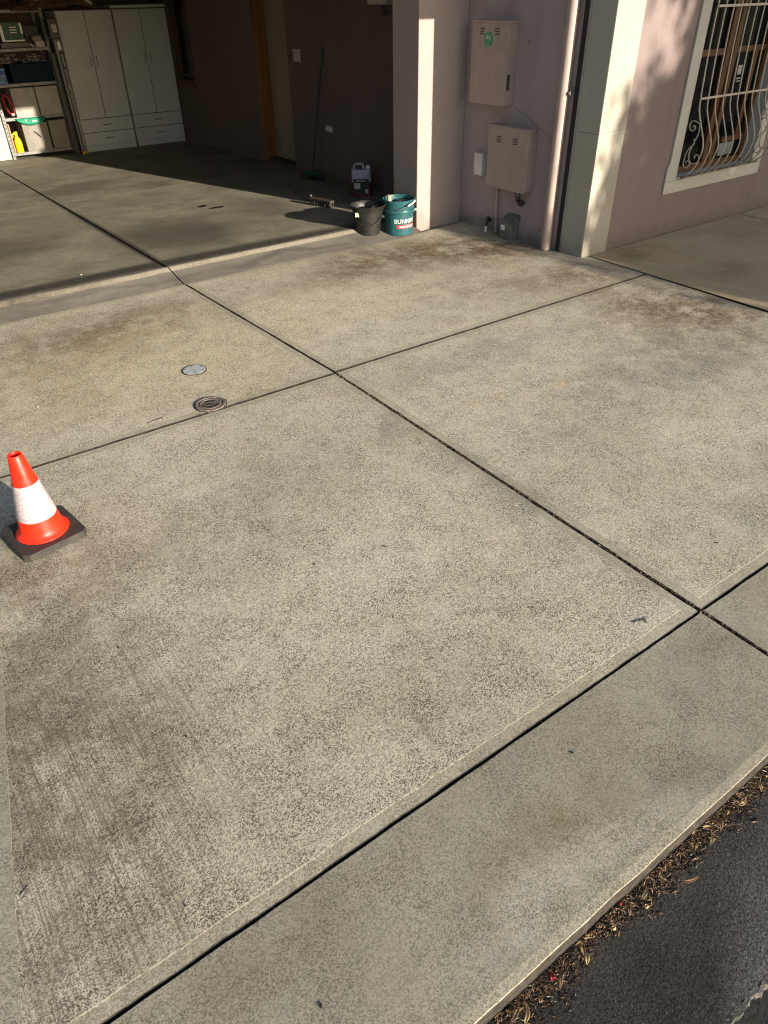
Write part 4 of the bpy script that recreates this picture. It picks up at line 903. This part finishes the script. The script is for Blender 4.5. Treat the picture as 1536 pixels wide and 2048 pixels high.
# ------------------------------------------------------------ buckets
def bucket(t, c, base, prof_out, prof_in, mat):
    MB().lathe(prof_out + prof_in, c, 48, base=base).build('bucket_body', mat, t)
bz = .03
BC = (3.868, 5.66)
kb = thing('bucket', (BC[0], BC[1], bz), 'charcoal plastic bucket with flared spout rim, left of the teal one', 'bucket')
m = MB(); H_ = .245
prof = [(0, .004), (.100, .004), (.104, 0), (.108, .004), (.122, .10), (.124, .101), (.125, .112), (.123, .113), (.139, .205), (.143, .206), (.152, .235), (.158, H_), (.160, H_ + .003), (.157, H_ + .006), (.152, H_ + .002), (.139, .212), (.12, .1), (.104, .012), (0, .012)]
m.lathe(prof, BC, 56, base=bz)
sd_ = Vector((.55, -.35)).normalized()       # spout direction
def spout(v):
    dd = Vector((v.x - BC[0], v.y - BC[1])); rr = dd.length
    if rr > .1 and v.z > bz + .2:
        k = max(0, dd.normalized().dot(sd_)); k = k ** 10 * (v.z - bz - .2) / .045
        dd = dd + sd_ * .022 * k; return Vector((BC[0] + dd.x, BC[1] + dd.y, v.z + .008 * k))
    return v
m.xform(spout); m.build('bucket_body', M['bucket_black'], kb)
toC = Vector((-BC[0], -BC[1])).normalized(); side = Vector((toC.y, -toC.x))   # viewer-facing and sideways
P = []
for k in range(21):
    a = math.pi * k / 20; l = -.132 * math.cos(a); f_ = math.sin(a)
    q = Vector((BC[0], BC[1])) + side * l * -1 + toC * (.14 * f_ + .01); P.append((q.x, q.y, bz + .20 - .105 * f_))
MB().tube(P, .0035, 6).build('handle', M['bucket_black'], kb)
q = Vector(BC) + side * .095 + toC * .108
m = MB(); qn = toC * .8 + side * .6
MB().box(-.018, .018, -.001, .001, -.018, .018).xform(lambda v: (q.x + v.x * side.x + v.y * toC.x, q.y + v.x * side.y + v.y * toC.y, bz + .185 + v.z)).build('sticker', M['card'], kb)
# a black ball-like sponge or lid inside the rim
lump('cleaning_cloth', BC[0] + .05, BC[1] - .02, bz + .185, .075, .07, .05, M['black'], 'dark cloth bundled inside the charcoal bucket', 'cloth', 6)

GC = (4.135, 5.545); gz0 = .012
tk = thing('bucket', (GC[0], GC[1], gz0), 'teal plastic bucket with white and red hardware store lettering at the garage corner', 'bucket')
Hh = .305
prof = [(0, .004), (.118, .004), (.122, 0), (.126, .004), (.134, .19), (.137, .192), (.150, .196), (.152, .214), (.150, .220), (.139, .222), (.143, .275), (.150, .278), (.152, Hh - .004), (.149, Hh), (.141, Hh), (.134, .2), (.122, .012), (0, .012)]
MB().lathe(prof, GC, 56, base=gz0).build('bucket_body', M['teal'], tk)
toG = Vector((-GC[0], -GC[1])).normalized(); sg = Vector((toG.y, -toG.x))  # sg: image left?
if sg.x > 0: sg = -sg
# sg points to image left now
def onb(ang, z, dr=.0015):   # ang 0 faces viewer, + to the right
    rr = .126 + (.134 - .126) * z / .19 + dr
    v = toG * math.cos(ang) - sg * math.sin(ang)
    return (GC[0] + v.x * rr, GC[1] + v.y * rr, gz0 + z)
def onbt(v): return onb(.52 + v.x / .132, .128 + v.y)
def dense(txt, size, fn, mb=None):
    return text_mb(txt, size, fn, mb)
m = dense('BUNNINGS', .054, lambda v: onb(.72 + v.x / .132, .128 + v.y)); m.build('lettering', M['print_white'], tk)
m = MB(); n = 16; vs = []; fs = []
for i in range(n + 1):
    a_ = -.13 + 1.7 * i / n; vs += [onb(a_, .066, .0012), onb(a_, .10, .0012)]
fs = [(2*i, 2*i+2, 2*i+3, 2*i+1) for i in range(n)]; m.add(vs, fs, True); m.build('printed_band', M['print_red'], tk)
m = dense('warehouse', .042, lambda v: onb(.74 + v.x / .132, .084 + v.y, .0024)); m.build('lettering', M['print_white'], tk)
# handle: wire lying over the front, white grip
P = []
for k in range(25):
    a = math.pi * k / 24; l = .152 * math.cos(a); f_ = math.sin(a)
    q = Vector(GC) + sg * l + toG * (.165 * f_ + .005) - sg * .03 * f_; P.append((q.x, q.y, gz0 + .21 + .10 * (1 - math.cos(a)) / 2 * 1.0 - .01 * f_))
wire_pts = P
MB().tube(P, .003, 6).build('handle', M['steel'], tk)
MB().tube(P[15:21], .0085, 8).build('grip', M['white'], tk)
lug = Vector(GC) - sg * .155 + toG * .02
MB().tube([(lug.x + sg.x * .03, lug.y + sg.y * .03, gz0 + .215), (lug.x, lug.y, gz0 + .208), (lug.x - sg.x * .02, lug.y - sg.y * .02, gz0 + .205)], [.006, .008, .01], 8).build('handle_lug', M['white'], tk)
hd = thing('brush', (GC[0], GC[1], .3), 'wooden handled brush sticking up inside the teal bucket', 'brush')
hp = Vector(GC) + sg * .085 - toG * .02
MB().tube([(hp.x, hp.y, gz0 + .19), (hp.x, hp.y, gz0 + .325)], [.02, .019], 12).build('handle', simple('pale_wood', (.55, .40, .22), .6), hd)
MB().tube([(hp.x, hp.y, gz0 + .02), (hp.x, hp.y, gz0 + .19)], [.03, .022], 12).build('brush_head', M['black'], hd)
lump('cleaning_cloth', GC[0] + .045, GC[1] + .02, gz0 + .245, .07, .065, .04, M['black'], 'black cloth bundled inside the teal bucket', 'cloth', 12)

# ------------------------------------------------------------ traffic cone
CC = Vector((.197, 2.79)); cn = thing('traffic_cone', (CC.x, CC.y, 0), 'orange traffic cone with white reflective band on a black rubber base', 'traffic cone')
Bp = [(.052, 2.895), (.088, 2.632), (.345, 2.692), (.318, 2.925)]
cen = CC; ang0 = math.atan2(-.07 + .0, .26)
hs = .136
sq = [(-hs, -hs), (hs, -hs), (hs, hs), (-hs, hs)]; cut = .022; P = []
for i in range(4):
    a = Vector(sq[i]); pn = Vector(sq[(i+1) % 4]); pp = Vector(sq[i-1]); P.append(a + (pp - a).normalized() * cut); P.append(a + (pn - a).normalized() * cut)
th_ = .16
P = [(cen.x + p.x * math.cos(th_) - p.y * math.sin(th_), cen.y + p.x * math.sin(th_) + p.y * math.cos(th_)) for p in P]
MB().prism(P, .001, .033).build('rubber_base', M['rubber'], cn, bevel=.004, seg=3)
r0, r1, Ht = .0925, .0265, .405
cr_ = lambda z: r0 + (r1 - r0) * (z - .03) / (Ht - .03)
MB().lathe([(.105, .0335), (.107, .036), (.104, .0405), (.0975, .045), (cr_(.055) + .0022, .053), (cr_(.068), .068), (cr_(.13), .13)], (cen.x, cen.y), 64).build('cone_flare', M['orange'], cn)
MB().lathe([(cr_(.131), .1305), (cr_(.26), .26)], (cen.x, cen.y), 64).build('cone_middle', M['orange'], cn)
MB().lathe([(cr_(.26), .2605), (r1 + .001, Ht - .004), (r1 - .001, Ht), (r1 - .006, Ht), (r1 - .008, Ht - .006), (r1 + .005, Ht - .1), (.07, .05)], (cen.x, cen.y), 64).build('cone_top', M['orange'], cn)
m = MB(); n = 72; zs = [.120 + .158 * k / 8 for k in range(9)]; vs = []
for j, z in enumerate(zs):
    for k in range(n):
        a = k / n * 6.283; zz = z + (.0015 * noise.noise(Vector((math.cos(a) * 3, math.sin(a) * 3, z * 40)))); rr = cr_(zz) + .0018 + .0007 * noise.noise(Vector((math.cos(a) * 5, math.sin(a) * 5, z * 60)))
        vs.append((cen.x + rr * math.cos(a), cen.y + rr * math.sin(a), zz))
fs = [(j*n+k, j*n+(k+1) % n, (j+1)*n+(k+1) % n, (j+1)*n+k) for j in range(8) for k in range(n)]
m.add(vs, fs, True).build('reflective_band', M['tape'], cn)
md = Vector((-.8, -.55)).normalized()

# ------------------------------------------------------------ covers in the slab
pl = thing('inspection_plate', (1.378, 3.935, 0), 'round pale grey metal plate screwed flush into the driveway', 'cover plate')
MB().lathe([(0, .0045), (.066, .0045), (.068, .003), (.068, -.005)], (1.378, 3.935), 48).build('plate', M['plate'], pl)
MB().lathe([(.0685, .002), (.0685, .0035), (.074, .0032), (.076, .0005)], (1.378, 3.935), 48).build('rim', M['irondark'], pl)
for k in range(6):
    a = k * math.pi / 3 + .35; MB().lathe([(.0045, .0045), (.0045, .0058), (0, .0058)], (1.378 + .056 * math.cos(a), 3.935 + .056 * math.sin(a)), 10).build('screw', M['irondark'], pl)
mc = (1.268, 3.462)
mh = thing('drain_cover', (mc[0], mc[1], 0), 'round rusty cast iron drain cover with worn raised lettering beside the driveway joint', 'drain cover')
MB().lathe([(.070, .004), (.072, .007), (.083, .007), (.086, .004), (.087, -.01)], mc, 56).build('outer_ring', M['iron'], mh)
MB().lathe([(.0, .0035), (.052, .0035), (.054, .0065), (.058, .0065), (.060, .003), (.070, .003)], mc, 56).build('lid', M['iron'], mh)
MB().lathe([(.087, .0015), (.093, .0012)], mc, 56).build('dirt_ring', M['irondark'], mh)
rd = random.Random(6); m = MB()
# worn, unreadable raised characters: two short rows above, an arc below
cd_ = Vector((-mc[0], -mc[1])).normalized(); cs = Vector((-cd_.y, cd_.x))
if cs.x < 0: cs = -cs
def glyph(u, v, w_, h_, rot=0):
    for k in range(3):
        a = rd.uniform(0, 3.14); L = h_ * .5; cu, cv = u + rd.uniform(-.3, .3) * w_, v + rd.uniform(-.25, .25) * h_
        du, dv = math.cos(a) * L, math.sin(a) * L; nu, nv = -math.sin(a) * .0016, math.cos(a) * .0016
        pts = [(cu - du + nu, cv - dv + nv), (cu - du - nu, cv - dv - nv), (cu + du - nu, cv + dv - nv), (cu + du + nu, cv + dv + nv)]
        V = [Vector((mc[0], mc[1])) + cs * p[0] - cd_ * p[1] for p in pts]
        m.add([(q.x, q.y, .0038) for q in V] + [(q.x, q.y, .0075) for q in V], [(4, 5, 6, 7), (0, 1, 5, 4), (1, 2, 6, 5), (2, 3, 7, 6), (3, 0, 4, 7)])
for k in range(5): glyph(-.02 + k * .0105, .026, .006, .012)
for k in range(4): glyph(-.016 + k * .0105, -.008, .006, .011)
for k in range(10): a = math.pi * (1.12 + .76 * k / 9); glyph(.042 * math.cos(a), .042 * math.sin(a), .006, .010)
m.build('raised_lettering', M['irondark'], mh)

# ------------------------------------------------------------ leaves, twigs and scraps
Z = -.086
leafs = [(1.190, .300, .030, -.35, .0035, 'leafmat', 'long brown leaf lying alone on the asphalt below the litter line'),
 (.827, .340, .020, .95, .006, 'leafpale', 'yellow leaf at the edge of the gutter litter'), (1.065, .350, .017, .3, .0045, 'leafpale', 'pale curved leaf beside a round seed in the middle of the litter'),
 (.622, .338, .024, .7, .005, 'leafpale', 'pale leaf nearest the bottom of the photo in the litter'), (.60, .352, .026, .35, .0035, 'leafmat', 'curved tan leaf lowest in the litter beside the slab edge'),
 (1.505, .345, .020, -.1, .004, 'leafpale', 'pale pointed leaf near the upper end of the litter'), (1.40, .350, .024, .8, .005, 'leafmat', 'brown leaf along the litter just above the middle'),
 (1.34, .335, .018, .5, .004, 'leafpale', 'pale curled leaf on the asphalt edge above the long brown leaf'), (1.60, .352, .022, 1.0, .0045, 'leafpale', 'pale leaf standing out at the right frame edge of the litter'),
 (.74, .345, .024, .9, .004, 'leafmat', 'brown curved leaf by the red petal'), (1.0, .352, .018, 1.1, .004, 'leafmat', 'thin brown leaf crossing the litter under the seed')]
for x, y, L, a, wd, mt, lab in leafs: leaf(x, y, Z + .012, L, a, wd, M[mt], lab, curl=.25)
leaf(.725, .358, Z + .014, .010, .9, .0055, M['leafred'], 'small red petal in the gutter litter near the bottom', 'petal', 'petal')
leaf(.99, .372, Z + .02, .006, 1.2, .003, M['leafred'], 'tiny red petal tucked against the slab edge', 'petal', 'petal')
for (x, y, lab) in ((.935, .345, 'small round seed capsule in the lower litter'), (1.045, .330, 'ring shaped seed capsule on the asphalt side of the litter')):
    o = MB().lathe([(0, 0), (.004, 0), (.006, .003), (.006, .006), (.0035, .0085), (.002, .006), (0, .005)], (x, y), 16, base=Z + .004).build('seed_capsule', M['leafpale'], None, loc=(x, y, Z)); tag(o, lab, 'seed')
def twig(pts, r_, mat, lab, cat='twig', name='twig'):
    o = MB().tube(pts, r_, 6).build(name, mat, None, loc=pts[0]); tag(o, lab, cat)
twig([(1.775, .972, .002), (1.80, .962, .003), (1.822, .957, .002), (1.836, .962, .002), (1.822, .957, .002), (1.812, .938, .002)], .0013, M['dirt'], 'small forked black twig near the lower right joint crossing')
twig([(1.305, 1.868, .003), (1.318, 1.846, .004)], .0016, M['dirt'], 'short black twig in the middle of the large slab')
twig([(.91, 3.46, .003), (.99, 3.47, .004), (1.0, 3.475, .003)], .0016, M['leafmat'], 'thin brown twig above the joint left of the drain cover')
twig([(-.24, 1.28, .003), (-.262, 1.262, .004)], .0009, M['dirt'], 'small curled twig on the seam at the left edge')
twig([(-.087, 2.11, .004), (-.107, 2.095, .003)], .0009, M['dirt'], 'tiny twig on the left strip near the slab corner')
for (x, y, L, a, lab) in ((1.02, 1.937, .008, .3, 'dark dried blossom on the large slab near its middle'), (.232, 1.965, .007, .9, 'dark leaf scrap on the left of the large slab'), (.275, 1.475, .007, 2., 'black speck of leaf right of the broom marks'),
    (1.19, .728, .007, .2, 'small dark leaf scrap on the footpath slab'), (2.42, 1.06, .009, -.3, 'dark leaf scrap on the right slab near the frame edge'), (.232, .612, .008, .6, 'dark scrap on the footpath at the bottom'), (.07, 1.0, .005, .6, 'black scrap by the bottom left slab edge')):
    L *= .62
    P = [(x + L * math.cos(a) * math.cos(q) - L * .5 * (1 + .4 * math.sin(q * 3 + x * 9)) * math.sin(a) * math.sin(q), y + L * math.sin(a) * math.cos(q) + L * .5 * (1 + .4 * math.sin(q * 3 + x * 9)) * math.cos(a) * math.sin(q)) for q in [i * 6.283 / 11 for i in range(11)]]
    tag(MB().prism(P, .0005, .003).build('leaf_scrap', M['dirt'], loc=(x, y, 0)), lab, 'leaf')
for (x, y, L, lab) in ((.48, 4.02, .012, 'white pebble on the upper left slab'), (3.93, 2.9, .012, 'white pebble on the right slab'), (1.33, 5.98, .02, 'pale wood chip on the garage floor behind the lip')):
    L *= .38; m = MB(); m.lathe([(0, 0), (L * .8, .001), (L, .003), (L * .7, .007), (0, .009)], (x, y), 9, base=(.068 if y > 5.7 else 0)); o = m.build('pebble', M['card'], None, loc=(x, y, 0)); tag(o, lab, 'pebble')

# ------------------------------------------------------------ street tree behind the camera (casts the dappled shade)
rd = random.Random(21)
TX, TY = 10.6, -7.0
tr = thing('gum_tree', (TX, TY, -.3), 'gum tree on the street side behind the viewer, shading the pink wall', 'tree')
MB().tube([(TX, TY, -.3), (TX + .1, TY, 1.2), (TX - .1, TY + .1, 2.6), (TX + .1, TY, 4.2)], [.2, .15, .11, .06], 10).build('trunk', M['bark'], tr)
m = MB(); lf = MB()
blobs = []
for k in range(170):
    z = rd.uniform(2.35, 6.0); xmin = 7.42 + .33 * (z - 2.83) + rd.choice([-.1, 0, .2, .3, .3, .4])
    c = Vector((rd.uniform(xmin + .2, xmin + 3.8), TY + rd.uniform(-1.3, 1.3), z)); blobs.append((c, rd.uniform(.26, .5)))
    m.tube([(TX, TY, max(1.2, z - 1.5)), Vector((TX, TY, z - .6)).lerp(c, .55), c], [.05, .03, .012], 5)
for c, R in blobs:
    for q in range(230):
        p = c + Vector((rd.gauss(0, 1), rd.gauss(0, 1), rd.gauss(0, 1))) * R * .5
        L = rd.uniform(.08, .13); d = Vector((rd.gauss(0, .4), rd.gauss(0, .4), -1)).normalized(); e = d.cross(Vector((rd.gauss(0, 1), rd.gauss(0, 1), rd.gauss(0, 1)))).normalized() * L * .3
        lf.add([p, p + d * L + e, p + d * L * 2, p + d * L - e], [(0, 1, 2, 3)])
m.build('branches', M['bark'], tr); o = lf.build('crown', M['foliage'], tr)

for o in [o for o in bpy.data.objects if o.parent is None and o.type == 'MESH' and 'kind' not in o and 'label' not in o]: print('UNTAGGED', o.name)
